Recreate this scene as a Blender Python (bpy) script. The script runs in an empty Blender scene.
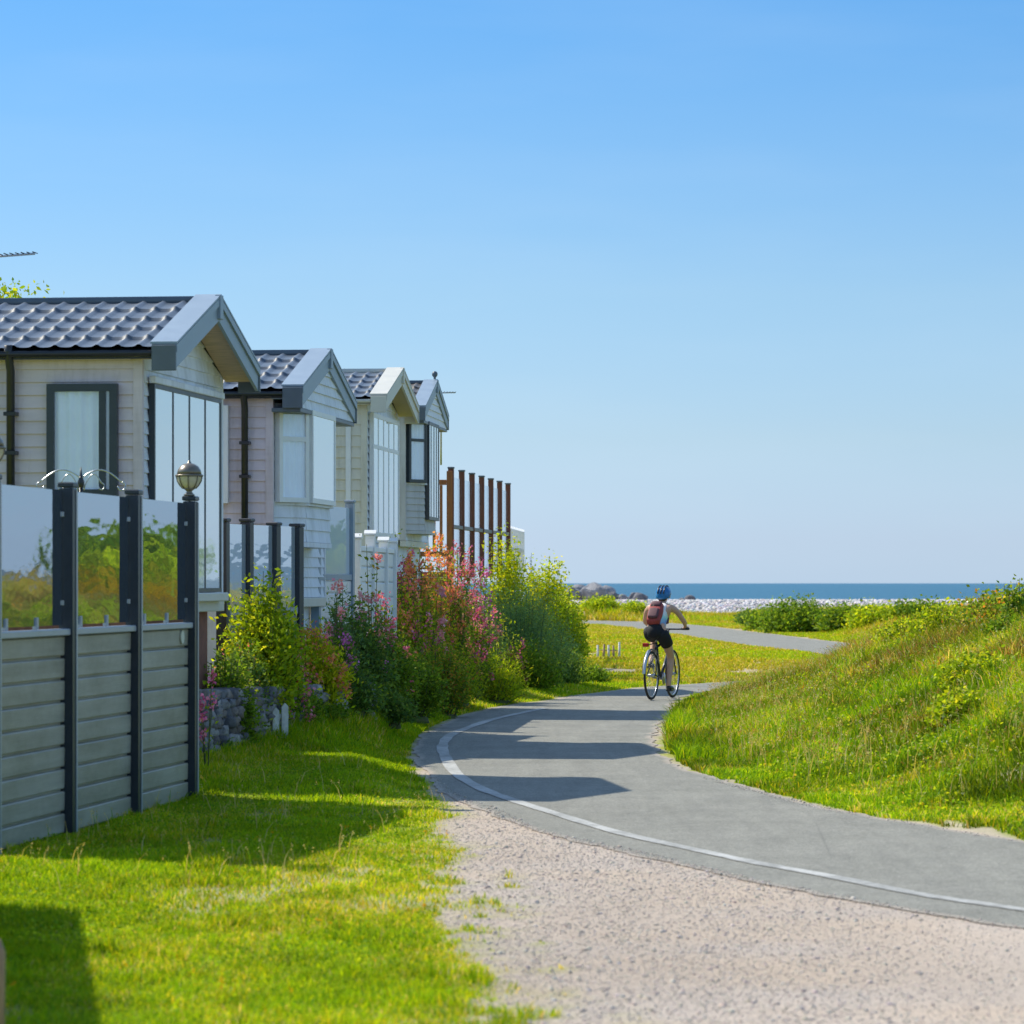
import bpy, math, random
import numpy as np
from mathutils import Vector, Matrix
random.seed(7); RNG = np.random.default_rng(7)
S = bpy.context.scene; COL = S.collection
F = 3600.0; EYE = 1.65; HZ = 583.0
R = math.radians
def gx(px, Y): return (px-512)*Y/F
def gz(py, Y): return EYE-(py-HZ)*Y/F
def gp(px, py): Y = EYE*F/(py-HZ); return (gx(px, Y), Y)

# ------------------------------------------------------------------ scene, camera, light
S.render.engine = 'CYCLES'
S.view_settings.view_transform = 'Standard'; S.view_settings.look = 'None'
S.view_settings.gamma = 1; S.view_settings.exposure = 0.72
S.render.resolution_x = 1024; S.render.resolution_y = 1024
S.cycles.max_bounces = 8; S.cycles.transparent_max_bounces = 12
cam = bpy.data.cameras.new('camera'); camo = bpy.data.objects.new('camera', cam); COL.objects.link(camo)
camo.location = (0, 0, EYE); camo.rotation_euler = (R(90), 0, 0)
cam.sensor_width = 36; cam.lens = 36*F/1024; cam.shift_y = (HZ-512)/1024
cam.clip_start = .5; cam.clip_end = 60000
cam.dof.use_dof = True; cam.dof.focus_distance = 42; cam.dof.aperture_fstop = 5.6
S.camera = camo
SUND = Vector((-.835, .488, 1.0)).normalized()
sl = bpy.data.lights.new('sun', 'SUN'); sl.energy = 3.45; sl.angle = R(.53); sl.color = (1, .93, .79)
so = bpy.data.objects.new('sun', sl); COL.objects.link(so); so.location = (-20, 10, 30)
so.rotation_euler = (-SUND).to_track_quat('-Z', 'Y').to_euler()
W = bpy.data.worlds.new('World'); S.world = W; W.use_nodes = True
nt = W.node_tree; nt.nodes.clear()
sk = nt.nodes.new('ShaderNodeTexSky'); sk.sky_type = 'NISHITA'; sk.sun_disc = False
sk.sun_elevation = R(45.5); sk.sun_rotation = math.atan2(-.851, .488)
sk.altitude = 0; sk.air_density = 1.0; sk.dust_density = .25; sk.ozone_density = 3.0
hs = nt.nodes.new('ShaderNodeHueSaturation'); hs.inputs['Saturation'].default_value = 1.0
bg = nt.nodes.new('ShaderNodeBackground'); bg.inputs[1].default_value = .15*1.55
out = nt.nodes.new('ShaderNodeOutputWorld')
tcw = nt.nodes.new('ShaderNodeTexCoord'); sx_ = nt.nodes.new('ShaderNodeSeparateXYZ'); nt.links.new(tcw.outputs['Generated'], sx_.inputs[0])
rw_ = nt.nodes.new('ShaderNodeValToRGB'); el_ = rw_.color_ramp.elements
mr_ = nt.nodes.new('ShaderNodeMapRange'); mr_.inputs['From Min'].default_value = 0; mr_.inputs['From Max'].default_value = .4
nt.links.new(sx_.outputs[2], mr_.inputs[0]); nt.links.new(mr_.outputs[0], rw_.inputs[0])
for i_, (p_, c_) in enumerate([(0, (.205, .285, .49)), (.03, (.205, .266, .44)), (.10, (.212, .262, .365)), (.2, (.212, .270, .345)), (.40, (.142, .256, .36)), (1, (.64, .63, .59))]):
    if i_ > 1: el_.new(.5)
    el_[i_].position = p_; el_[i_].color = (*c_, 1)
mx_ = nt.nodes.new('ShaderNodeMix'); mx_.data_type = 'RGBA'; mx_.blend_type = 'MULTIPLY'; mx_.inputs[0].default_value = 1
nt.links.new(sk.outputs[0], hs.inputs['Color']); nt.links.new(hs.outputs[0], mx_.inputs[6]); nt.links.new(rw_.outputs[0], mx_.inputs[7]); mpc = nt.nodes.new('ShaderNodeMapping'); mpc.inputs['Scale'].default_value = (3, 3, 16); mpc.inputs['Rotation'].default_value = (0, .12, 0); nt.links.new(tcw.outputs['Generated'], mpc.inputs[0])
nzc = nt.nodes.new('ShaderNodeTexNoise'); nzc.inputs['Scale'].default_value = 3.0; nzc.inputs['Detail'].default_value = 5; nt.links.new(mpc.outputs[0], nzc.inputs['Vector'])
rc = nt.nodes.new('ShaderNodeMapRange'); rc.inputs['From Min'].default_value = .45; rc.inputs['From Max'].default_value = .8; rc.inputs['To Max'].default_value = .07; nt.links.new(nzc.outputs[0], rc.inputs[0])
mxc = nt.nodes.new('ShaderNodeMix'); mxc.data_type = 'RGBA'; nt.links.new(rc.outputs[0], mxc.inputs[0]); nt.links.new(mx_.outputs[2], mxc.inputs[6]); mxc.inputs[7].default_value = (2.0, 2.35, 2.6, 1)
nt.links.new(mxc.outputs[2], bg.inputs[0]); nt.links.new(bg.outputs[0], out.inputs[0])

# ------------------------------------------------------------------ materials
class NB:
    def __init__(s, name):
        s.m = bpy.data.materials.new(name); s.m.use_nodes = True; s.t = s.m.node_tree; s.t.nodes.clear()
        s.out = s.n('ShaderNodeOutputMaterial')
    def n(s, typ, **kw):
        x = s.t.nodes.new(typ)
        for k, v in kw.items(): setattr(x, k, v)
        return x
    def l(s, a, b): s.t.links.new(a, b)
    def noise(s, scale, detail=4, rough=.6, stretch=None):
        tc = s.n('ShaderNodeTexCoord'); o = tc.outputs['Object']
        if stretch:
            mp = s.n('ShaderNodeMapping'); mp.inputs['Scale'].default_value = stretch; s.l(o, mp.inputs[0]); o = mp.outputs[0]
        x = s.n('ShaderNodeTexNoise'); x.inputs['Scale'].default_value = scale; x.inputs['Detail'].default_value = detail
        x.inputs['Roughness'].default_value = rough; s.l(o, x.inputs['Vector']); return x.outputs[0]
    def ramp(s, fac, stops):
        r = s.n('ShaderNodeValToRGB'); e = r.color_ramp.elements
        while len(e) < len(stops): e.new(.5)
        for i, (p, c) in enumerate(stops): e[i].position = p; e[i].color = (*c, 1) if len(c) == 3 else c
        s.l(fac, r.inputs[0]); return r.outputs[0]
    def mix(s, fac, a, b, mode='MIX'):
        x = s.n('ShaderNodeMix', data_type='RGBA', blend_type=mode)
        for sock, v in ((x.inputs[0], fac), (x.inputs[6], a), (x.inputs[7], b)):
            if isinstance(v, (int, float)): sock.default_value = v
            elif isinstance(v, tuple): sock.default_value = (*v, 1)
            else: s.l(v, sock)
        return x.outputs[2]
    def math(s, op, a, b=0.0):
        x = s.n('ShaderNodeMath', operation=op)
        for sock, v in zip(x.inputs, (a, b)):
            if isinstance(v, (int, float)): sock.default_value = v
            else: s.l(v, sock)
        return x.outputs[0]
    def bump(s, h, strength=.3, dist=.01):
        b = s.n('ShaderNodeBump'); b.inputs['Strength'].default_value = strength; b.inputs['Distance'].default_value = dist
        s.l(h, b.inputs['Height']); return b.outputs[0]
    def pr(s, col, rough=.6, metal=0, spec=.5, normal=None):
        p = s.n('ShaderNodeBsdfPrincipled')
        if isinstance(col, tuple): p.inputs['Base Color'].default_value = (*col, 1)
        else: s.l(col, p.inputs['Base Color'])
        if isinstance(rough, (int, float)): p.inputs['Roughness'].default_value = rough
        else: s.l(rough, p.inputs['Roughness'])
        p.inputs['Metallic'].default_value = metal; p.inputs['Specular IOR Level'].default_value = spec
        if normal is not None: s.l(normal, p.inputs['Normal'])
        return p.outputs[0]
    def done(s, sh): s.l(sh, s.out.inputs[0]); return s.m

MC = {}
def pm(name, c, rough=.6, var=.18, scale=6, metal=0, spec=.5, bump=.15, bscale=60, stretch=None, dist=.004):
    """painted / plain surface with slight wear and grain"""
    if name in MC: return MC[name]
    b = NB(name)
    n = b.noise(scale, 6, .65, stretch)
    lo = tuple(x*(1-var) for x in c); hi = tuple(min(1, x*(1+var)) for x in c)
    col = b.ramp(n, [(.3, lo), (.7, hi)])
    n2 = b.noise(bscale, 3, .6, stretch)
    if 'cladding' in name:
        sn = b.noise(3.0, 5, .7, (2.2, 2.2, .22)); col = b.mix(1.0, col, b.ramp(sn, [(.32, (.80, .79, .76)), (.52, (1, 1, 1))]), 'MULTIPLY')
    if 'board' in name:
        sn = b.noise(2.0, 6, .75, (1, .5, 1)); col = b.mix(1.0, col, b.ramp(sn, [(.35, (.82, .80, .74)), (.6, (1.08, 1.08, 1.08))]), 'MULTIPLY')
    rg = b.math('MULTIPLY_ADD', n, .2); b.t.nodes[-1].inputs[2].default_value = rough-.1
    MC[name] = b.done(b.pr(col, rg, metal, spec, b.bump(n2, bump, dist)))
    return MC[name]

def leafmat(name, trans=.5, rough=.55):
    b = NB(name)
    a = b.n('ShaderNodeAttribute', attribute_name='Col')
    p = b.pr(a.outputs['Color'], rough, 0, .12)
    t = b.n('ShaderNodeBsdfTranslucent')
    tc = b.mix(1.0, a.outputs['Color'], (1.5, 1.25, .5), 'MULTIPLY'); b.l(tc, t.inputs[0])
    m = b.n('ShaderNodeMixShader'); m.inputs[0].default_value = trans
    b.l(p, m.inputs[1]); b.l(t.outputs[0], m.inputs[2])
    return b.done(m.outputs[0])
LEAF = leafmat('leaf'); GRASS = leafmat('grass_blade', .5, .6); PETAL = leafmat('petal', .3, .7)
BARK = pm('bark', (.10, .07, .045), .9, .35, 20)
STEM = pm('green_stem', (.10, .12, .035), .8, .3, 20)

def mirror_glass(name, tint, body, fac, wav=.25):
    b = NB(name)
    n = b.noise(2.2, 2, .5, (1, 1, 3)); nm = b.bump(n, wav, .006)
    g = b.n('ShaderNodeBsdfGlossy'); g.inputs[0].default_value = (*tint, 1); g.inputs['Roughness'].default_value = .025; b.l(nm, g.inputs['Normal'])
    d = b.n('ShaderNodeBsdfDiffuse'); d.inputs[0].default_value = (*body, 1)
    m = b.n('ShaderNodeMixShader'); m.inputs[0].default_value = fac; b.l(d.outputs[0], m.inputs[1]); b.l(g.outputs[0], m.inputs[2])
    return b.done(m.outputs[0])
GLASS_BALC = mirror_glass('tinted_balcony_glass', (.60, .68, .76), (.10, .13, .16), .82)
GLASS_PALE = mirror_glass('frosted_balcony_glass', (.9, .95, 1), (.55, .62, .68), .6)
def window_glass():
    b = NB('window_glass')
    n = b.noise(1.3, 2, .5); nm = b.bump(n, .12, .006)
    g = b.n('ShaderNodeBsdfGlossy'); g.inputs['Roughness'].default_value = .02; g.inputs[0].default_value = (.9, .95, 1, 1); b.l(nm, g.inputs['Normal'])
    t = b.n('ShaderNodeBsdfTransparent'); t.inputs[0].default_value = (.96, .98, 1, 1)
    f = b.n('ShaderNodeLayerWeight'); f.inputs[0].default_value = .5; ff = b.math('ADD', b.math('MULTIPLY', b.math('POWER', f.outputs['Facing'], 3.0), .75), .07)
    m = b.n('ShaderNodeMixShader'); b.l(ff, m.inputs[0]); b.l(t.outputs[0], m.inputs[1]); b.l(g.outputs[0], m.inputs[2])
    return b.done(m.outputs[0])
WGLASS = window_glass()
GLASS_FRONT = mirror_glass('blind_backed_glass', (.98, 1, 1), (.88, .90, .92), .66, .08)
GLASS_MILK = mirror_glass('milky_glass', (.9, .95, 1), (.60, .68, .76), .25)

M = dict(
 tan=pm('tan_cladding', (.68, .585, .61), .6, .10, 3, bump=.08, stretch=(.3, .3, 3)),
 white_clad=pm('pale_grey_cladding', (.78, .80, .86), .6, .09, 3),
 cream=pm('cream_cladding', (.70, .66, .55), .6, .06, 3),
 grey_clad=pm('grey_cladding', (.56, .545, .52), .6, .07, 3),
 white=pm('white_plastic', (.80, .80, .78), .4, .05, 8),
 black=pm('black_plastic', (.018, .02, .024), .35, .2, 8),
 navy=pm('dark_frame', (.035, .045, .055), .4, .15, 8),
 fascia=pm('blue_grey_fascia', (.26, .33, .40), .42, .08, 5),
 fascia_dark=pm('slate_grey_fascia', (.10, .125, .15), .42, .1, 5),
 cream_trim=pm('cream_trim', (.62, .60, .52), .45, .06, 5),
 soffit=pm('timber_soffit', (.55, .40, .26), .6, .25, 5, stretch=(1, 8, 1)),
 soffit_cream=pm('cream_soffit', (.50, .42, .22), .6, .1, 5),
 curtain=pm('white_curtain', (.86, .88, .90), .85, .05, 5),
 blind=pm('white_blind', (.80, .82, .84), .7, .03, 5),
 board=pm('composite_board', (.36, .345, .275), .5, .2, 5, bump=.35, bscale=50, stretch=(1, .12, 2.2)),
 postm=pm('dark_fence_post', (.022, .030, .042), .38, .2, 8),
 rail=pm('pale_grey_rail', (.36, .40, .43), .35, .08, 8),
 steel=pm('steel', (.5, .52, .54), .3, .1, 12, metal=.9),
 wood=pm('orange_stained_timber', (.30, .105, .025), .6, .25, 10, stretch=(3, 3, .6)),
 dwood=pm('red_brown_timber', (.15, .045, .022), .6, .25, 10, stretch=(3, 3, .6)),
 stake=pm('old_timber_stake', (.34, .22, .13), .8, .3, 14, stretch=(3, 3, .5)),
 concrete=pm('concrete', (.34, .33, .31), .85, .2, 8, bump=.4, bscale=40),
 brick=pm('red_brick', (.24, .10, .07), .85, .25, 12),
 lampmetal=pm('bronze_lamp_metal', (.20, .175, .14), .32, .2, 10, metal=.5),
 peel=pm('peeling_white_paint', (.60, .60, .57), .8, .28, 14, bump=.4),
)
def tilemat(name, c):
    b = NB(name); n = b.noise(4, 5, .7)
    n2 = b.noise(45, 3)
    col = b.ramp(n, [(.3, tuple(x*.8 for x in c)), (.72, tuple(x*1.3 for x in c))])
    return b.done(b.pr(col, .42, 0, .6, b.bump(n2, .25, .003)))
TILE = tilemat('slate_blue_roof_tile', (.10, .125, .16)); TILE_B = tilemat('brown_grey_roof_tile', (.10, .085, .07))

# ------------------------------------------------------------------ object helpers
def tag(o, label, cat, group=None, kind=None):
    if label: o['label'] = label
    if cat: o['category'] = cat
    if group: o['group'] = group
    if kind: o['kind'] = kind
    return o
def empty(name, loc, rz=0):
    o = bpy.data.objects.new(name, None); COL.objects.link(o); o.location = loc; o.rotation_euler = (0, 0, rz); o.empty_display_size = .2
    return o
class MB:
    def __init__(s): s.v = []; s.f = []; s.sm = []
    def add(s, vs, fs, smooth=False):
        n = len(s.v); s.v += [tuple(v) for v in vs]; s.f += [tuple(i+n for i in f) for f in fs]; s.sm += [smooth]*len(fs); return s
    def box(s, x0, x1, y0, y1, z0, z1, ch=0):
        if ch:   # chamfered: octagonal in plan edges kept simple by two nested boxes with sloped borders
            c = ch
            vs = []
            for z, k in ((z0, c), (z0+c, 0), (z1-c, 0), (z1, c)):
                vs += [(x0+k, y0+k, z), (x1-k, y0+k, z), (x1-k, y1-k, z), (x0+k, y1-k, z)]
            fs = [(3, 2, 1, 0), (12, 13, 14, 15)]
            for r in range(3):
                for i in range(4):
                    a = r*4+i; b_ = r*4+(i+1) % 4; fs.append((a, b_, b_+4, a+4))
            return s.add(vs, fs)
        vs = [(x0, y0, z0), (x1, y0, z0), (x1, y1, z0), (x0, y1, z0), (x0, y0, z1), (x1, y0, z1), (x1, y1, z1), (x0, y1, z1)]
        return s.add(vs, [(3, 2, 1, 0), (4, 5, 6, 7), (0, 1, 5, 4), (1, 2, 6, 5), (2, 3, 7, 6), (3, 0, 4, 7)])
    def prism(s, poly, axis, a0, a1):
        """poly: 2d points; axis 'x': poly=(y,z) extruded in x; 'z': poly=(x,y); 'y': poly=(x,z)"""
        def mk(p, a): return {'x': (a, p[0], p[1]), 'y': (p[0], a, p[1]), 'z': (p[0], p[1], a)}[axis]
        n = len(poly); vs = [mk(p, a0) for p in poly]+[mk(p, a1) for p in poly]
        fs = [tuple(range(n))[::-1], tuple(range(n, 2*n))]+[(i, (i+1) % n, n+(i+1) % n, n+i) for i in range(n)]
        return s.add(vs, fs)
    def tube(s, pts, r, n=8, cap=True):
        pts = [Vector(p) for p in pts]; m = len(pts); rs = r if isinstance(r, (list, tuple)) else [r]*m
        vs = []; fs = []
        up = Vector((0, 0, 1)) if abs((pts[-1]-pts[0]).normalized().z) < .9 else Vector((1, 0, 0))
        for i, p in enumerate(pts):
            t = (pts[min(i+1, m-1)]-pts[max(i-1, 0)]).normalized()
            a = t.cross(up)
            if a.length < 1e-4: a = t.cross(Vector((0, 1, 0)))
            a.normalize(); b_ = t.cross(a)
            for k in range(n):
                q = 2*math.pi*k/n; vs.append(p+(a*math.cos(q)+b_*math.sin(q))*rs[i])
        for i in range(m-1):
            for k in range(n): fs.append((i*n+k, i*n+(k+1) % n, (i+1)*n+(k+1) % n, (i+1)*n+k))
        if cap: fs += [tuple(range(n))[::-1], tuple(range((m-1)*n, m*n))]
        return s.add(vs, fs, True)
    def lathe(s, prof, c=(0, 0, 0), n=20, M4=None):
        vs = []; fs = []; m = len(prof)
        for r_, z in prof:
            for k in range(n):
                q = 2*math.pi*k/n; v = Vector((r_*math.cos(q), r_*math.sin(q), z))
                if M4: v = M4 @ v
                vs.append(v+Vector(c))
        for i in range(m-1):
            for k in range(n): fs.append((i*n+k, i*n+(k+1) % n, (i+1)*n+(k+1) % n, (i+1)*n+k))
        fs += [tuple(range(n))[::-1], tuple(range((m-1)*n, m*n))]
        return s.add(vs, fs, True)
    def build(s, name, mat, parent=None, label=None):
        me = bpy.data.meshes.new(name); me.from_pydata(s.v, [], s.f); me.polygons.foreach_set('use_smooth', s.sm)
        me.materials.append(mat); me.update()
        o = bpy.data.objects.new(name, me); COL.objects.link(o)
        if parent: o.parent = parent
        if label: o['label'] = label
        return o
def npmesh(name, V, T, mat, col=None, parent=None, smooth=False):
    """V (n,3), T (m,k) faces with k = 3 or 4"""
    me = bpy.data.meshes.new(name); V = np.ascontiguousarray(V, dtype=np.float32); T = np.ascontiguousarray(T, dtype=np.int32)
    me.vertices.add(len(V)); me.vertices.foreach_set('co', V.ravel())
    k = T.shape[1]; me.loops.add(T.size); me.loops.foreach_set('vertex_index', T.ravel())
    me.polygons.add(len(T)); me.polygons.foreach_set('loop_start', np.arange(0, T.size, k, dtype=np.int32))
    if smooth: me.polygons.foreach_set('use_smooth', np.ones(len(T), dtype=bool))
    if col is not None:
        a = me.color_attributes.new('Col', 'FLOAT_COLOR', 'POINT')
        c = np.ones((len(V), 4), dtype=np.float32); c[:, :3] = col; a.data.foreach_set('color', c.ravel())
    me.materials.append(mat); me.update(calc_edges=True)
    o = bpy.data.objects.new(name, me); COL.objects.link(o)
    if parent: o.parent = parent
    return o
def copy_tree(o, parent=None):
    c = o.copy(); COL.objects.link(c)
    if parent: c.parent = parent
    for ch in list(o.children): copy_tree(ch, c)
    return c

# value noise
def vnoise(x, y, s, seed=0):
    x = np.asarray(x, dtype=float)/s; y = np.asarray(y, dtype=float)/s
    xi = np.floor(x).astype(np.int64); yi = np.floor(y).astype(np.int64); fx = x-xi; fy = y-yi
    fx = fx*fx*(3-2*fx); fy = fy*fy*(3-2*fy)
    def h(a, b):
        n = (a*374761393+b*668265263+seed*1442695041) & 0xffffffff
        n = ((n ^ (n >> 13))*1274126177) & 0xffffffff
        return ((n ^ (n >> 16)) & 0xffff)/65535.0
    return (h(xi, yi)*(1-fx)+h(xi+1, yi)*fx)*(1-fy)+(h(xi, yi+1)*(1-fx)+h(xi+1, yi+1)*fx)*fy
def fbm(x, y, s, seed=0): return (vnoise(x, y, s, seed)*.5+vnoise(x, y, s*.47, seed+1)*.3+vnoise(x, y, s*.21, seed+2)*.2)
def sst(a, b, x): t = np.clip((np.asarray(x, dtype=float)-a)/(b-a), 0, 1); return t*t*(3-2*t)

# ------------------------------------------------------------------ the path
def catmull(P, n=10):
    P = [P[0]]+list(P)+[P[-1]]; out = []
    for i in range(1, len(P)-2):
        p0, p1, p2, p3 = [np.array(P[i+k], dtype=float) for k in (-1, 0, 1, 2)]
        for k in range(n):
            t = k/n; out.append(.5*((2*p1)+(-p0+p2)*t+(2*p0-5*p1+4*p2-p3)*t*t+(-p0+3*p1-3*p2+p3)*t**3))
    out.append(np.array(P[-2], dtype=float)); return np.array(out)
LE = [(9.5, 2), (6.6, 8), (4.3, 13), (2.43, 17.07), (1.55, 19.2), (.77, 21.7), (.34, 23.1), (-.07, 25.3), (-.50, 27.9), (-.84, 32.6), (-.97, 36.4), (-.92, 40.2), (-.62, 44.6),
      (-.12, 47.9), (.61, 50.8), (1.32, 54), (2.3, 57.3), (3.96, 60.6), (6.0, 64.5), (7.0, 70), (7.3, 78), (6.96, 86.7), (6.1, 97.4), (5.6, 109), (4.9, 122), (4.3, 133), (3.0, 146), (0, 154), (-8, 158), (-30, 162)]
RE = [(13.5, 2.5), (10.2, 9), (7.3, 14), (5.0, 18.6), (3.7, 21.6), (2.9, 24.2), (2.37, 26.2), (2.0, 28.2), (1.70, 30.6), (1.45, 33.2), (1.47, 36.5), (1.66, 40.0), (1.86, 43.8),
      (2.15, 48.5), (2.5, 52), (3.0, 55), (3.9, 57.8), (5.6, 60.0), (8.6, 62.5), (10.0, 69), (10.3, 79), (9.9, 89), (9.0, 101), (8.5, 113), (7.9, 126), (7.3, 139), (5.5, 153), (1, 160), (-8, 164), (-30, 168)]
LEs = catmull(LE, 12); REs = catmull(RE, 12)
PC = (LEs+REs)/2; _t = np.gradient(PC, axis=0); _t /= np.linalg.norm(_t, axis=1)[:, None]; PW = np.abs((LEs-REs)[:, 0]*_t[:, 1]-(LEs-REs)[:, 1]*_t[:, 0])/2
def pathdist(X, Y):
    """distance to the edge of the path (negative inside)"""
    X = np.asarray(X, dtype=float).ravel(); Y = np.asarray(Y, dtype=float).ravel()
    best = np.full(X.shape, 1e9)
    A = PC[:-1:2]; B = PC[2::2] if len(PC) % 2 else PC[1::2]
    n = min(len(A), len(B)); wv = PW[:-1:2]
    for i in range(n):
        a = A[i]; d = B[i]-a; L2 = d@d
        t = np.clip(((X-a[0])*d[0]+(Y-a[1])*d[1])/L2, 0, 1)
        q = np.hypot(X-a[0]-t*d[0], Y-a[1]-t*d[1])-wv[i]
        best = np.minimum(best, q)
    return best
# side of the near path: right of it -> mound
MLx = np.array([p[1] for p in RE[:17]]); MLv = np.array([p[0] for p in RE[:17]])
def xright(Y): return np.interp(Y, MLx, MLv)
WLy = [-10, 14, 21.7, 27.4, 30.8, 36, 42, 47, 52, 58, 66, 74, 84, 95, 120]
WLx = [-5.5, -4.2, -3.25, -2.55, -2.72, -1.60, -1.45, -1.30, -1.0, -.45, .0, .35, .4, -2, -8]
WB  = [.6, .6, .6, .6, .66, .60, .55, .7, .95, 1.05, 1.0, .6, .15, 0, 0]
def H(X, Y, full=False):
    X = np.asarray(X, dtype=float); Y = np.asarray(Y, dtype=float); sh = X.shape
    x = X.ravel(); y = Y.ravel()
    pdist = pathdist(x, y)
    xl = np.interp(y, WLy, WLx); wb = np.interp(y, WLy, WB); wid = np.interp(y, [0, 43, 50, 70], [.22, .25, 1.3, 1.8])
    foot = .26*sst(30.0, 35, y)*sst(60, 46, y)
    foot2 = .12*sst(26.6, 29, y)*sst(60, 50, y)*sst(.12, .65, pdist)*(x < xright(y))
    left = np.maximum(foot2+foot*sst(.75, -.05, x-xl)*sst(.1, .5, pdist), wb*sst(0, 1, (xl-.12-x)/wid))
    # mound to the right, ahead of the far leg
    dr = np.minimum(pdist, 99); right = (x > xright(y)-.2) & (y < 61)
    fade = sst(60.5, 50, y)*sst(8, 22, y)
    mh = (1.30+.35*fbm(x, y, 3.1, 5)-.2)*sst(.25, 5.2, dr)*fade*(1-.25*sst(9, 16, x))
    mh += .10*sst(.2, 1.0, dr)*(fbm(x, y, .9, 9)-.35)*fade
    mound = np.where(right, mh, 0)
    far = sst(60, 70, y)*sst(.4, 3, pdist)*(fbm(x, y, 9, 3)-.35)*.35*sst(175, 165, y)
    far += .45*np.exp(-((y-163)/4.5)**2)*np.exp(-((x-3.5)/3.2)**2)*sst(.1, 1.5, pdist)
    far += .55*np.exp(-((y-118)/11)**2)*sst(9.8, 13, x)*sst(.2, 2, pdist)
    small = .03*(fbm(x, y, 1.1, 2)-.5)*sst(.5, 1.6, pdist)*sst(75, 50, y)
    beach = .72*sst(168, 184, y)-.5*sst(188, 196, y)-5.2*sst(192, 225, y)
    h = left+mound+far+small+beach
    h = np.where(pdist < .12, np.where(y > 165, h, 0), h)
    if full: return h.reshape(sh), pdist.reshape(sh), left.reshape(sh), mound.reshape(sh)
    return h.reshape(sh)
def Hs(x, y): return float(H(np.array([x]), np.array([y]))[0])
# grass/gravel boundary of the left verge
GBy = [0, 13.5, 15.7, 18.7, 21.4, 24, 27.2, 29]; GBx = [.35, .14, -.02, -.34, -.56, -.60, -.48, -.40]
def gravel(x, y, pdist):
    """0 = grass, 1 = bare gravel"""
    x = np.asarray(x); xb = np.interp(y, GBy, GBx)
    n = fbm(x, y*.4, .7, 21)-.5; n2 = fbm(x, y*.45, .16, 23)-.5
    s = (x-xb)+(1.1*n+.9*n2)*(1-.65*sst(23, 26.5, y))
    near = sst(-.30, .38, s)*sst(29.5, 27.8, y)*(x < xright(y)-.1)
    patch = sst(.50, .85, fbm(x, y*.4, .5, 31)+.30*np.exp(-((y-19)/1.7)**2)+.5*n2)*sst(32, 26, y)*sst(-2.6, -1.6, x)*.5
    edge = sst(.22, .02, pdist+.20*n+.25*n2+.10*((x > xright(y)-.3) & (y < 58))+.10*((x < xb+1) & (y > 29) & (y < 58)))*1.0
    tr = sst(.54, .72, fbm(x, y*.4, 1.5, 41)+.25*np.exp(-((y-69.5)/4)**2)+.4*n2)*sst(60, 66, y)*.9
    rb = sst(.62, .75, fbm(x, y*.6, .8, 51)+.3*n2)*(x > xright(y))*(y < 35)*sst(3.0, .4, pdist)*.8
    return np.clip(np.maximum.reduce([near, patch, edge, tr, rb]), 0, 1)

def axis_pts(segs):
    out = []
    for a, b, st in segs: out += list(np.arange(a, b, st))
    out.append(segs[-1][1]); return np.array(out)
gxs = axis_pts([(-900, -200, 100), (-200, -60, 20), (-60, -16, 4), (-16, -5, .6), (-5, 5, .09), (5, 8, .18), (8, 14, .3), (14, 30, 1.2), (30, 60, 4), (60, 300, 24), (300, 1500, 200)])
gys = axis_pts([(-300, -20, 40), (-20, 5, 5), (5, 12, .8), (12, 36, .11), (36, 62, .16), (62, 100, .5), (100, 200, 1.1), (200, 240, 5)])
GX, GY = np.meshgrid(gxs, gys)
GH, GP, GLF, GM = H(GX, GY, True)
nx, ny = len(gxs), len(gys)
V = np.stack([GX.ravel(), GY.ravel(), GH.ravel()], 1)
idx = np.arange(nx*ny).reshape(ny, nx)
T = np.stack([idx[:-1, :-1].ravel(), idx[:-1, 1:].ravel(), idx[1:, 1:].ravel(), idx[1:, :-1].ravel()], 1)
x, y, pdv = GX.ravel(), GY.ravel(), GP.ravel()
g = gravel(x, y, pdv)
gA = np.array([.20, .29, .012]); gB = np.array([.32, .34, .02]); soil = np.array([.15, .105, .06]); grv = np.array([.455, .39, .335]); shg = np.array([.46, .43, .41])
nn = fbm(x, y, 1.7, 61)[:, None]; farw = sst(58, 70, y)[:, None]
base = gA*(1-nn)+gB*nn
base = base*(1-.35*sst(.5, .8, fbm(x, y, .7, 63))[:, None])+soil*.35*sst(.5, .8, fbm(x, y, .7, 63))[:, None]
fcol = np.array([.28, .31, .022])*(1-nn)+np.array([.42, .36, .06])*nn
base = base*(1-farw)+fcol*farw
sandy = np.array([.46, .38, .27])
gc = np.where(farw > .5, sandy, grv*(.84+.32*fbm(x, y*.5, 1.3, 65))[:, None]*np.stack([1+.06*(vnoise(x, y, .6, 66)-.5), np.ones_like(x), 1-.10*(vnoise(x, y, .6, 66)-.5)], 1))
c = base*(1-g[:, None])+gc*g[:, None]
bch = sst(166, 170, y+3*(fbm(x, y, 6, 71)-.5))[:, None]; c = c*(1-bch)+shg*bch
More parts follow.
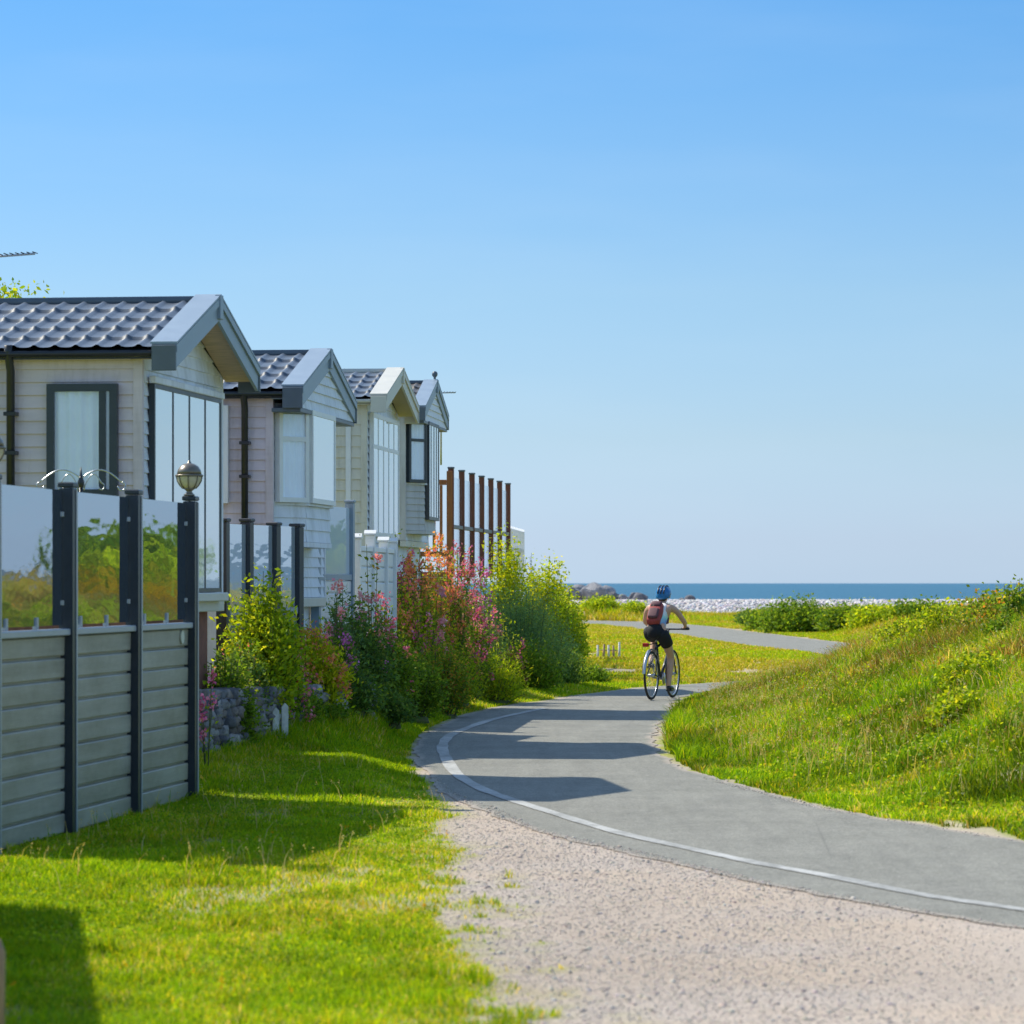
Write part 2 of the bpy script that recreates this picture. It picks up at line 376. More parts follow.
def groundmat():
    b = NB('ground_earth')
    a = b.n('ShaderNodeAttribute', attribute_name='Col')
    n = b.noise(22, 5, .7); n2 = b.noise(140, 4, .7); n3 = b.noise(3, 4, .6)
    v = b.n('ShaderNodeTexVoronoi'); v.inputs['Scale'].default_value = 75; tc = b.n('ShaderNodeTexCoord'); b.l(tc.outputs['Object'], v.inputs['Vector'])
    k = b.ramp(n, [(.3, (.86, .86, .86)), (.7, (1.12, 1.11, 1.08))]); k2 = b.ramp(n2, [(.35, (.88, .88, .89)), (.6, (1.06, 1.06, 1.04))])
    col = b.mix(1.0, b.mix(1.0, a.outputs['Color'], k, 'MULTIPLY'), k2, 'MULTIPLY')
    vc = b.ramp(v.outputs['Color'], [(0, (.55, .53, .54)), (.25, (.92, .9, .88)), (.6, (1, .98, .95)), (1, (1.3, 1.26, 1.2))])
    col = b.mix(.75, col, b.mix(1.0, col, vc, 'MULTIPLY'))
    hgt = b.math('ADD', b.math('MULTIPLY', v.outputs['Distance'], -1.0), b.math('MULTIPLY', n2, .15))
    return b.done(b.pr(col, .95, 0, .1, b.bump(hgt, .55, .006)))
tag(npmesh('ground', V, T, groundmat(), c, smooth=True), None, None, kind='structure')

def asphalt():
    b = NB('worn_asphalt')
    n = b.noise(1.2, 6, .65); n2 = b.noise(160, 3, .7); n3 = b.noise(.9, 5, .7, (6, .5, 1))
    v = b.n('ShaderNodeTexVoronoi'); v.inputs['Scale'].default_value = 90; tc = b.n('ShaderNodeTexCoord'); b.l(tc.outputs['Object'], v.inputs['Vector'])
    c = b.ramp(n, [(.28, (.215, .212, .185)), (.5, (.25, .246, .217)), (.75, (.285, .278, .245))])
    c = b.mix(.35, c, b.mix(1.0, c, b.ramp(n3, [(.35, (.75, .75, .76)), (.65, (1.2, 1.2, 1.18))]), 'MULTIPLY'))
    c = b.mix(1.0, c, b.ramp(n2, [(.3, (.7, .7, .7)), (.65, (1.22, 1.22, 1.2))]), 'MULTIPLY')
    c = b.mix(.8, c, b.mix(1.0, c, b.ramp(v.outputs['Color'], [(0, (.55, .55, .55)), (.8, (1.2, 1.2, 1.18)), (1, (1.5, 1.5, 1.45))]), 'MULTIPLY'))
    c = b.mix(1.0, c, b.ramp(b.noise(11, 5, .75), [(.3, (.86, .86, .86)), (.7, (1.13, 1.13, 1.13))]), 'MULTIPLY')
    ea = b.n('ShaderNodeAttribute', attribute_name='Col'); sf = b.ramp(b.math('ADD', ea.outputs['Fac'], b.math('MULTIPLY', b.noise(9, 6, .75), .75)), [(.62, (0, 0, 0)), (.98, (1, 1, 1))])
    c = b.mix(b.math('MULTIPLY', sf, .75), c, (.42, .36, .30))
    cr = b.n('ShaderNodeTexVoronoi', feature='DISTANCE_TO_EDGE'); cr.inputs['Scale'].default_value = .55
    nz = b.noise(3, 4); tcx = b.n('ShaderNodeTexCoord'); mv = b.mix(.12, tcx.outputs['Object'], nz); b.l(mv, cr.inputs['Vector'])
    ck = b.ramp(cr.outputs['Distance'], [(0, (1, 1, 1)), (.004, (0, 0, 0))])
    c = b.mix(b.math('MULTIPLY', ck, .28), c, (.09, .09, .085))
    return b.done(b.pr(c, .85, 0, .3, b.bump(b.math('ADD', n2, v.outputs['Distance']), .5, .006)))
nC = 27; k = np.linspace(0, 1, nC); en = len(LEs)
tt = np.arange(en)
lw = LEs.copy(); rw = REs.copy()
ndir = (REs-LEs)/np.linalg.norm(REs-LEs, axis=1)[:, None]
# dense resample for rough edges
def resamp(P, n):
    s = np.concatenate([[0], np.cumsum(np.linalg.norm(np.diff(PC, axis=0), axis=1))]); q = np.linspace(0, s[-1], n)
    return np.stack([np.interp(q, s, P[:, 0]), np.interp(q, s, P[:, 1])], 1), q
lw, q = resamp(LEs, 1600); rw, _ = resamp(REs, 1600); nd = (rw-lw)/np.linalg.norm(rw-lw, axis=1)[:, None]
lw = lw+nd*((vnoise(q, q*0, .13, 85)-.5)*.05+(vnoise(q, q*0, .35, 81)-.5)*.08+(vnoise(q, q*0, 1.7, 82)-.5)*.10)[:, None]
rw = rw-nd*((vnoise(q, q*0, .13, 86)-.5)*.06+(vnoise(q, q*0, .35, 83)-.5)*.10+(vnoise(q, q*0, 1.7, 84)-.5)*.14)[:, None]
PV = (lw[:, None, :]*(1-k)[None, :, None]+rw[:, None, :]*k[None, :, None]).reshape(-1, 2)
pz = H(PV[:, 0], PV[:, 1])
PV = np.concatenate([PV, (np.maximum(pz, 0)+.006)[:, None]], 1)
idx = np.arange(1600*nC).reshape(1600, nC)
T = np.stack([idx[:-1, :-1].ravel(), idx[:-1, 1:].ravel(), idx[1:, 1:].ravel(), idx[1:, :-1].ravel()], 1)
ASPH = asphalt()
ef = np.tile(np.clip(1-np.minimum(k, 1-k)/.05, 0, 1)*.72, 1600)[:, None]*np.ones((1, 3))
tag(npmesh('path', PV, T, ASPH, ef, smooth=True), None, None, kind='structure')
# painted edge line, worn
lp = [(4.35, 14.3), gp(1024, 911.5), gp(921, 896), gp(826, 877), gp(760, 865), gp(697, 851.5), gp(619, 834), gp(556, 815), gp(506, 799), gp(478, 788), gp(456, 774), gp(445, 757), gp(442.5, 747), gp(449, 737), gp(464, 730), gp(490, 721), gp(524, 713), gp(545, 709)]
lc = catmull(lp, 14); lt = np.gradient(lc, axis=0); lt /= np.linalg.norm(lt, axis=1)[:, None]; ln = np.stack([-lt[:, 1], lt[:, 0]], 1)
hw = (.046+.016*vnoise(np.arange(len(lc)), np.arange(len(lc))*0, 3, 91))[:, None]
LV = np.stack([lc-ln*hw, lc+ln*hw], 1).reshape(-1, 2); LV = np.concatenate([LV, np.full((len(LV), 1), .011)], 1)
idx = np.arange(len(LV)).reshape(-1, 2); T = np.stack([idx[:-1, 0], idx[:-1, 1], idx[1:, 1], idx[1:, 0]], 1)
b = NB('worn_white_road_paint'); n = b.noise(14, 6, .75); nb_ = b.noise(1.3, 3, .6)
f = b.ramp(b.math('ADD', b.math('MULTIPLY', n, .6), b.math('MULTIPLY', nb_, .5)), [(.46, (0, 0, 0)), (.70, (.9, .9, .9))])
LINEM = b.done(b.pr(b.mix(f, (.27, .27, .25), (.60, .60, .57)), .75, 0, .3, b.bump(b.noise(150), .4, .004)))
tag(npmesh('path_edge_line', LV, T, LINEM), None, None, kind='structure')

# ------------------------------------------------------------------ sea
b = NB('sea_water')
n = b.noise(.35, 4, .6, (.25, 1, 1)); n2 = b.noise(.02, 3, .6, (.3, 1, 1)); n3 = b.noise(1.6, 3, .6, (.4, 1, 1))
c_ = b.ramp(n2, [(.3, (.013, .095, .155)), (.7, (.022, .125, .19))])
sea_sh = b.pr(c_, .38, 0, .3, b.bump(b.math('ADD', n, b.math('MULTIPLY', n3, .3)), 1.0, .9))
sea_m = b.done(sea_sh)
V = np.array([(-30000, 198, -3.2), (30000, 198, -3.2), (30000, 45000, -3.2), (-30000, 45000, -3.2)], dtype=float)
tag(npmesh('sea', V, np.array([[0, 1, 2, 3]]), sea_m), None, None, kind='structure')

# ------------------------------------------------------------------ grass
def frame(n):
    d = RNG.normal(0, 1, (n, 3)); d /= np.linalg.norm(d, axis=1)[:, None]; return d
def leaves_np(P, D, size, width, col):
    """kite shaped leaves: P base, D direction (unit), folded along the midrib"""
    n = len(P); up = frame(n); sd = np.cross(D, up); sd /= (np.linalg.norm(sd, axis=1)[:, None]+1e-9); nm = np.cross(sd, D)
    L = size[:, None]; Wd = (size*width)[:, None]
    m = P+D*L*.45
    V = np.stack([P, m+sd*Wd*.5+nm*Wd*.15, P+D*L, m-sd*Wd*.5+nm*Wd*.15], 1).reshape(-1, 3)
    b0 = (np.arange(n)*4)[:, None]; T = np.concatenate([b0+np.array([[0, 1, 2]]), b0+np.array([[0, 2, 3]])], 1).reshape(-1, 3)
    return V, T, np.repeat(col, 4, 0)
def blades(P, h, w, lean, col, tipcol=None, up=.0):
    n = len(P); a = RNG.uniform(0, 2*np.pi, n); fa = RNG.uniform(0, 2*np.pi, n)
    wd = np.stack([np.cos(fa), np.sin(fa), np.zeros(n)], 1)*(w/2)[:, None]
    ld = np.stack([np.cos(a), np.sin(a), np.zeros(n)], 1)
    L = lean*h
    mid = P+ld*(L*.35)[:, None]; mid[:, 2] += h*.58
    tip = P+ld*L[:, None]; tip[:, 2] += h*np.sqrt(np.clip(1-(lean*.8)**2, .15, 1))
    V = np.stack([P-wd, P+wd, mid+wd*.75, mid-wd*.75, tip], 1).reshape(-1, 3)
    b0 = (np.arange(n)*5)[:, None]
    T = np.concatenate([b0+np.array([[0, 1, 2]]), b0+np.array([[0, 2, 3]]), b0+np.array([[3, 2, 4]])], 1).reshape(-1, 3)
    if tipcol is None: tipcol = col
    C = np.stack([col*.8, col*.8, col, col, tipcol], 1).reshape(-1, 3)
    return V, T, C
def grass_field(name, label, area, dens, dens_ref, hfun, wfun, colfun, maskfun, power=1.5, lean=(.2, .9)):
    x0, x1, y0, y1 = area
    out = []; ys = y0
    while ys < y1:
        st = max(.5, ys*.04); ye = min(ys+st, y1)
        d = dens*min(1.0, (dens_ref/ys)**power)
        xa = max(x0, -ys*.16-1.6); xb = min(x1, ys*.155+(3.6 if "mound" in name else 1.4))
        if xb > xa:
            n = int(d*(xb-xa)*(ye-ys))
            out.append(np.stack([RNG.uniform(xa, xb, n), RNG.uniform(ys, ye, n)], 1))
        ys = ye
    P = np.concatenate(out); x, y = P[:, 0], P[:, 1]
    h, pdv, lf, mo = H(x, y, True); prob, extra = maskfun(x, y, pdv, h, lf, mo)
    kp = RNG.random(len(P)) < prob; x, y, h, pdv, extra = x[kp], y[kp], h[kp], pdv[kp], extra[kp]
    P = np.stack([x, y, h-.005], 1); n = len(P)
    hh = hfun(x, y, pdv, extra)*RNG.uniform(.55, 1.25, n); ww = wfun(x, y)*RNG.uniform(.7, 1.3, n)
    col, tip = colfun(x, y, pdv, n, extra)
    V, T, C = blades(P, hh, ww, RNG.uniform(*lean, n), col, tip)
    print(name, n)
    return tag(npmesh(name, V, T, GRASS, C), label, 'grass', kind='stuff')
def pal(n, cols, ws, jit=.18):
    cols = np.array(cols); i = RNG.choice(len(cols), n, p=np.array(ws)/sum(ws))
    return np.clip(cols[i]*RNG.uniform(1-jit, 1+jit, (n, 1))*RNG.uniform(.93, 1.07, (n, 3)), 0, 1)
G_GREEN = (.20, .38, .008); G_LIME = (.36, .50, .010); G_YEL = (.58, .54, .03); G_DARK = (.11, .24, .010); G_STRAW = (.68, .56, .24); G_RUST = (.48, .24, .07)
# left verge
def m_verge(x, y, pd, h, lf, mo):
    gr = gravel(x, y, pd); xl = np.interp(y, WLy, WLx)
    side = (x < xright(y)-.3) | (y > 61)
    p = (1-sst(.05, .8, gr))*(pd > .05)*side*(x > xl-.45)*(y < 62)
    return p, gr
def h_verge(x, y, pd, e):
    xl = np.interp(y, WLy, WLx)
    b_ = .026+.04*fbm(x, y*.6, .6, 101)+.05*sst(.62, .8, fbm(x, y, .35, 103))
    b_ *= (1-.5*sst(.5, .75, fbm(x, y*.5, .7, 171)))
    b_ += .09*sst(.7, .1, x-xl)*sst(27, 31, y)+.05*sst(38, 46, y)*sst(1.2, 0, x-xl)
    return b_*(1-.5*e)
def c_verge(x, y, pd, n, e):
    dry = sst(.35, .7, fbm(x, y*.5, .8, 107))*.5+.7*e+.3*np.exp(-((y-19.5)/2.5)**2)*sst(-1.9, -.9, x)
    g_ = pal(n, [G_GREEN, G_LIME, G_DARK], [4, 4.5, 1.2]); d_ = pal(n, [G_YEL, G_STRAW, G_LIME], [4, 1.6, 3])
    m_ = (RNG.random(n) < dry)[:, None]; c = np.where(m_, d_, g_); c = c*(.66+.36*vnoise(x, y*.6, .22, 109)+.30*vnoise(x, y*.5, .9, 110))[:, None]; return c, c*1.12
grass_field('verge_grass', 'short bright green verge grass between the fence and the gravel', (-6, 3, 11.5, 61), 5200, 17, h_verge, lambda x, y: .0045+.00012*y, c_verge, m_verge, 1.25)
# mound
def m_mound(x, y, pd, h, lf, mo):
    gr = gravel(x, y, pd)
    p = (x > xright(y)-.3)*(pd > .10*(vnoise(x, y, .25, 161)-.35)+.10*sst(31, 34, y))*(1-sst(.3, .8, gr))*(y < 60.5)
    return p*1.0, sst(.3, 3.0, pd)
def h_mound(x, y, pd, e):
    return .045+.11*sst(31, 35, y)*sst(47.5, 44, y)*sst(2.2, .3, pd)*vnoise(x, y, .35, 112)*2+.12*e*(.4+1.1*fbm(x, y, .9, 111))+.15*sst(.45, .75, fbm(x, y, .4, 113))*(.3+.7*e)+.10*sst(45, 49, y)*sst(.2, .8, pd)
def c_mound(x, y, pd, n, e):
    rust = sst(.44, .62, fbm(x, y, 1.6, 117)+.1*sst(36, 50, y))*.6*e; dry = sst(.40, .75, fbm(x, y, .8, 119))*.55
    g_ = pal(n, [G_GREEN, G_LIME, G_DARK], [5, 2.4, 3]); d_ = pal(n, [G_YEL, G_STRAW, G_LIME], [2.4, 2, 3]); r_ = pal(n, [G_RUST, G_STRAW, (.32, .22, .05)], [2.4, 2, 3])
    c = np.where((RNG.random(n) < dry)[:, None], d_, g_); c = np.where((RNG.random(n) < rust)[:, None], r_, c)
    c = c*(.30+.55*vnoise(x, y, .33, 121)+.55*sst(.25, .75, vnoise(x, y, .9, 123)))[:, None]; return c, c*1.1
grass_field('mound_grass', 'long rough grass growing over the mound right of the path', (1.2, 12, 20, 60.5), 2300, 30, h_mound, lambda x, y: .0075+.00008*y, c_mound, m_mound, 1.0, (.2, .95))
def ground_leaves(name, label, n, reg, cond, cols, ws, size, hmax):
    x = RNG.uniform(reg[0], reg[1], n*3); y = RNG.uniform(reg[2], reg[3], n*3); h, pd, lf, mo = H(x, y, True)
    kp = cond(x, y, pd); x, y, h, pd = x[kp][:n], y[kp][:n], h[kp][:n], pd[kp][:n]; m = len(x)
    P = np.stack([x, y, h+RNG.random(m)*hmax*sst(.1, 1.5, pd)*(.4+1.2*vnoise(x, y, .5, 151))+.01], 1); D = frame(m); D[:, 2] = np.abs(D[:, 2])*.5; D /= np.linalg.norm(D, axis=1)[:, None]
    V, T, C = leaves_np(P, D, RNG.uniform(.5, 1.3, m)*size, .6, pal(m, cols, ws, .2)*(.8+.4*vnoise(x, y, .4, 153))[:, None])
    tag(npmesh(name, V, T, LEAF, C), label, 'ground cover', kind='stuff')
ground_leaves('leafy_ground_cover', 'broad leaved weeds and clover low in the mound grass', 60000, (1.4, 9.5, 22, 60), lambda x, y, pd: (x > xright(y)) & (pd > .25) & (vnoise(x, y, .7, 155) > .42), [(.30, .46, .02), (.42, .52, .03), (.16, .32, .02), (.5, .4, .05)], [4, 4, 3, .6], .034, .16)
ground_leaves('clover', 'flat clover leaves in the near lawn', 26000, (-3.2, .3, 12, 30), lambda x, y, pd: (gravel(x, y, pd) < .3) & (vnoise(x, y, .5, 157) > .45), [(.26, .42, .02), (.40, .50, .03), (.14, .30, .02)], [4, 3, 3], .018, .025)
# far meadow
def m_far(x, y, pd, h, lf, mo):
    gr = gravel(x, y, pd); p = (pd > .1)*(1-sst(.35, .8, gr))*(y < 170)*(y > 59)
    return p*(y < 167+4*fbm(x, y, 5, 130)), gr
def h_far(x, y, pd, e):
    return .045+.05*fbm(x, y, 2.2, 131)+.20*np.exp(-((y-163)/5)**2)*(x > -1)+.22*sst(98, 108, y)*sst(9.5, 12, x)+.16*sst(165, 160, y)*sst(145, 156, y)
def c_far(x, y, pd, n, e):
    dry = sst(.25, .6, fbm(x, y, 4, 137))*.7+.2
    g_ = pal(n, [G_GREEN, G_LIME], [3, 5]); d_ = pal(n, [(.42, .38, .03), (.36, .36, .03), G_STRAW], [4, 5, 1.3])
    c = np.where((RNG.random(n) < dry)[:, None], d_, g_); return c, c*1.1
grass_field('meadow_grass', 'thin yellow green grass on the flat ground before the beach', (-2, 26, 59, 172), 420, 62, h_far, lambda x, y: .012+.0002*y, c_far, m_far, .9)

# seed heads and small flowers on the mound: upright stems with a tuft
def seed_stems(name, label, n, region, cols, ws, hr, headr, cat, petal=False):
    x = RNG.uniform(region[0], region[1], n*4); y = RNG.uniform(region[2], region[3], n*4)
    h, pd, lf, mo = H(x, y, True)
    kp = region[4](x, y, pd); x, y, h = x[kp][:n], y[kp][:n], h[kp][:n]; n = len(x)
    P = np.stack([x, y, h], 1); hh = RNG.uniform(*hr, n)
    V1, T1, C1 = blades(P, hh, np.full(n, .006), RNG.uniform(.1, .7, n), pal(n, [G_STRAW, G_GREEN], [1, 1]))
    tips = V1.reshape(-1, 5, 3)[:, 4]
    cc = pal(n, cols, ws); Vs = [V1]; Ts = [T1]; Cs = [C1]; off = len(V1)
    for k in range(5):
        o = RNG.normal(0, 1, (n, 3))*headr*.7; c0 = tips+o-np.array([0, 0, headr*k*.9])*(0 if petal else 1)
        d1 = RNG.normal(0, 1, (n, 3)); d1 /= np.linalg.norm(d1, axis=1)[:, None]; d2 = np.cross(d1, RNG.normal(0, 1, (n, 3))); d2 /= np.linalg.norm(d2, axis=1)[:, None]
        q = np.stack([c0-d1*headr, c0+d2*headr, c0+d1*headr], 1).reshape(-1, 3)
        Vs.append(q); Ts.append(off+np.arange(n*3).reshape(-1, 3)); Cs.append(np.repeat(cc, 3, 0)); off += n*3
    return tag(npmesh(name, np.concatenate(Vs), np.concatenate(Ts), PETAL, np.concatenate(Cs)), label, cat, kind='stuff')
onm = lambda x, y, pd: (x > xright(y)) & (pd > .5) & (y < 59)
seed_stems('seed_heads', 'rusty and straw seed heads standing above the mound grass', 6500, (1.6, 9, 27, 58, lambda x, y, pd: onm(x, y, pd) & (fbm(x, y, 2.1, 117) > .42)), [G_RUST, G_STRAW, (.36, .2, .08)], [2, 3, 2], (.14, .40), .009, 'seed heads')
seed_stems('wild_flowers', 'tiny cream wild flowers dotted over the mound grass', 2600, (1.6, 8, 25, 56, onm), [(.68, .66, .45), (.6, .55, .12)], [5, 2], (.12, .38), .0065, 'flowers', True)
seed_stems('verge_seed_stalks', 'dry stalks standing in the verge grass beside the fence shadow', 260, (-3, -.4, 19, 30, lambda x, y, pd: (pd > .2) & (x > np.interp(y, WLy, WLx)+.1)), [G_STRAW], [1], (.10, .20), .006, 'grass stalks')
seed_stems('dandelions', 'yellow dandelion heads in the near lawn', 26, (-2, -.3, 14, 24, lambda x, y, pd: pd > .2), [(.75, .42, .01)], [1], (.03, .06), .009, 'flowers', True)

# ------------------------------------------------------------------ gravel and shingle
def stones(name, label, P, s, cols, flat, mat, cat):
    n = len(P); t = (1+5**.5)/2
    iv = np.array([(-1, t, 0), (1, t, 0), (-1, -t, 0), (1, -t, 0), (0, -1, t), (0, 1, t), (0, -1, -t), (0, 1, -t), (t, 0, -1), (t, 0, 1), (-t, 0, -1), (-t, 0, 1)])/1.9
    it = np.array([(0, 11, 5), (0, 5, 1), (0, 1, 7), (0, 7, 10), (0, 10, 11), (1, 5, 9), (5, 11, 4), (11, 10, 2), (10, 7, 6), (7, 1, 8), (3, 9, 4), (3, 4, 2), (3, 2, 6), (3, 6, 8), (3, 8, 9), (4, 9, 5), (2, 4, 11), (6, 2, 10), (8, 6, 7), (9, 8, 1)])
    a = RNG.uniform(0, 6.28, n); sx = s*RNG.uniform(.8, 1.5, n); sy = s*RNG.uniform(.7, 1.1, n); sz = s*RNG.uniform(*flat, n)
    J = iv[None]*RNG.uniform(.8, 1.15, (n, 12, 1)); X = J[:, :, 0]*sx[:, None]; Y = J[:, :, 1]*sy[:, None]; Z = J[:, :, 2]*sz[:, None]
    ca, sa = np.cos(a)[:, None], np.sin(a)[:, None]
    V = np.stack([X*ca-Y*sa, X*sa+Y*ca, Z], 2)+P[:, None, :]
    T = (np.arange(n)*12)[:, None, None]+it[None]
    return tag(npmesh(name, V.reshape(-1, 3), T.reshape(-1, 3), mat, np.repeat(cols, 12, 0), smooth=True), label, cat, kind='stuff')
b = NB('stone_surface'); a = b.n('ShaderNodeAttribute', attribute_name='Col'); n = b.noise(60, 4)
STONE = b.done(b.pr(b.mix(1.0, a.outputs['Color'], b.ramp(n, [(.3, (.8, .8, .8)), (.7, (1.15, 1.15, 1.12))]), 'MULTIPLY'), .85, 0, .3))
n = 85000; y = 11.5+RNG.random(n)**1.35*19; x = RNG.uniform(-2.4, 1, n)*1.0+RNG.random(n)*y*.12
h, pd, lf, mo = H(x, y, True); gr = gravel(x, y, pd); kp = (gr > .55) & (pd > -.12) & (x < xright(y)) & (RNG.random(n) < gr); x, y, h, pd = x[kp], y[kp], h[kp], pd[kp]
s = RNG.uniform(.0022, .0070, len(x))*np.where(RNG.random(len(x)) < .03, 2.2, 1); z = np.where(pd < 0, h+.007, h)
stones('gravel', 'loose pinkish gravel beside the path edge', np.stack([x, y, z+s*.15], 1), s, pal(len(x), [(.50, .43, .37), (.44, .38, .33), (.58, .53, .48), (.26, .24, .23)], [6, 4, 2, .3]), (.5, .8), STONE, 'gravel')
n = 30000; x = RNG.uniform(-12, 42, n); y = RNG.uniform(167.5, 192, n); kp = y+4*(fbm(x, y, 6, 71)-.5) > 168.5; x, y = x[kp], y[kp]
s = RNG.uniform(.04, .12, len(x)); h = H(x, y)
stones('shingle', 'pale grey and pink cobbles heaped along the top of the beach', np.stack([x, y, h+s*.2], 1), s, pal(len(x), [(.66, .62, .60), (.55, .50, .50), (.76, .73, .71), (.62, .52, .49), (.36, .34, .35)], [5, 4, 3, 2, .7]), (.5, .8), STONE, 'cobbles')

# boulders of the breakwater
def boulder(name, loc, s, seed, mat):
    rr = random.Random(seed); import bmesh
    bm = bmesh.new(); bmesh.ops.create_icosphere(bm, subdivisions=3, radius=1)
    for v in bm.verts:
        p = v.co.normalized(); k = 1
        for i in range(7):
            rs = random.Random(seed*31+i); d = Vector((rs.gauss(0, 1), rs.gauss(0, 1), rs.gauss(0, 1))).normalized()
            t = p.dot(d); lim = rs.uniform(.55, .8)
            if t > lim: k = min(k, lim/t)
        v.co = Vector((p.x*k*s[0], p.y*k*s[1], p.z*k*s[2]))
    me = bpy.data.meshes.new(name); bm.to_mesh(me); bm.free(); me.materials.append(mat)
    o = bpy.data.objects.new(name, me); COL.objects.link(o); o.location = loc; o.rotation_euler = (rr.uniform(-.3, .3), rr.uniform(-.3, .3), rr.uniform(0, 3)); return o
ROCK = pm('grey_boulder', (.25, .25, .26), .9, .35, 1.5, bump=.8, bscale=6, dist=.06); ROCK2 = pm('dark_boulder', (.15, .15, .165), .9, .35, 1.5, bump=.8, bscale=6, dist=.06)
bl = [(574, 593, .55, 0), (579, 590, .62, 0), (585, 592, .5, 1), (590, 591, .55, 0), (596, 588, .68, 0), (601, 592, .5, 0), (606, 591, .58, 0), (611, 594, .45, 1), (615, 595.5, .4, 0), (622, 596.5, .34, 0), (627, 597.5, .3, 0), (633, 596, .42, 1), (639, 595, .46, 1), (643, 596.5, .36, 1), (569, 592, .55, 0), (563, 592, .55, 1), (690, 597.5, .34, 1), (681, 598, .22, 0)]
pos = ['at the left end of the breakwater half behind the shrubs', 'second from the shrubs', 'dark', 'below the tallest one', 'the tallest one', 'right of the tallest', 'squarish', 'dark and low', 'small', 'flat pale', 'flattest pale', 'dark one nearest the cyclist on the left', 'dark, highest of the three dark ones', 'dark, rightmost of the row', 'hidden by the shrubs', 'dark and hidden by the shrubs', '', '']
for i, (px, py, s, dk) in enumerate(bl):
    Yb = 186+random.uniform(-2, 3); o = boulder('boulder', (gx(px, Yb), Yb, gz(py+2, Yb)), (s*random.uniform(.7, .95), s*.9, s*.7), i+3, ROCK2 if dk else ROCK)
    lab = 'dark boulder lying alone on the shingle crest right of the cyclist' if i == 16 else 'small grey boulder next to the lone dark one on the shingle crest' if i == 17 else ('grey breakwater boulder, '+pos[i])
    tag(o, lab, 'boulder', 'boulders along the beach crest')

# ------------------------------------------------------------------ plants
GREENS = dict(
 lime=([(0.442, 0.554, 0.020), (0.286, 0.436, 0.020), (0.546, 0.607, 0.050), (0.169, 0.290, 0.020)], [4, 4, 2, 2]),
 yellow=([(0.598, 0.634, 0.020), (0.442, 0.554, 0.020), (0.286, 0.422, 0.020)], [4, 4, 2]),
 mid=([(0.143, 0.264, 0.025), (0.221, 0.356, 0.030), (0.091, 0.185, 0.020), (0.338, 0.422, 0.050)], [4, 4, 2, 1]),
 dark=([(0.104, 0.211, 0.050), (0.182, 0.304, 0.060), (0.078, 0.158, 0.045), (0.286, 0.396, 0.100)], [4, 4, 2, 1]),
 blue=([(0.169, 0.304, 0.130), (0.260, 0.422, 0.170), (0.117, 0.224, 0.110)], [4, 4, 2]),
 autumn=([(0.260, 0.370, 0.030), (0.546, 0.264, 0.060), (0.650, 0.502, 0.070), (0.169, 0.277, 0.030)], [5, 1.0, 1.6, 3]),
 gorse=([(0.585, 0.422, 0.010), (0.117, 0.158, 0.020)], [5, 3]))
PINKS = dict(pink=([(.82, .18, .38), (.85, .34, .48), (.72, .14, .34)], [3, 3, 2]), coral=([(.90, .27, .17), (.93, .40, .20), (.86, .20, .28), (.92, .52, .12)], [3, 3, 1.6, 3]),
 magenta=([(.70, .16, .55), (.78, .28, .62)], [1, 1]), purple=([(.16, .10, .42), (.24, .14, .5)], [1, 1]), rose=([(.88, .48, .56), (.86, .36, .48)], [1, 1]))
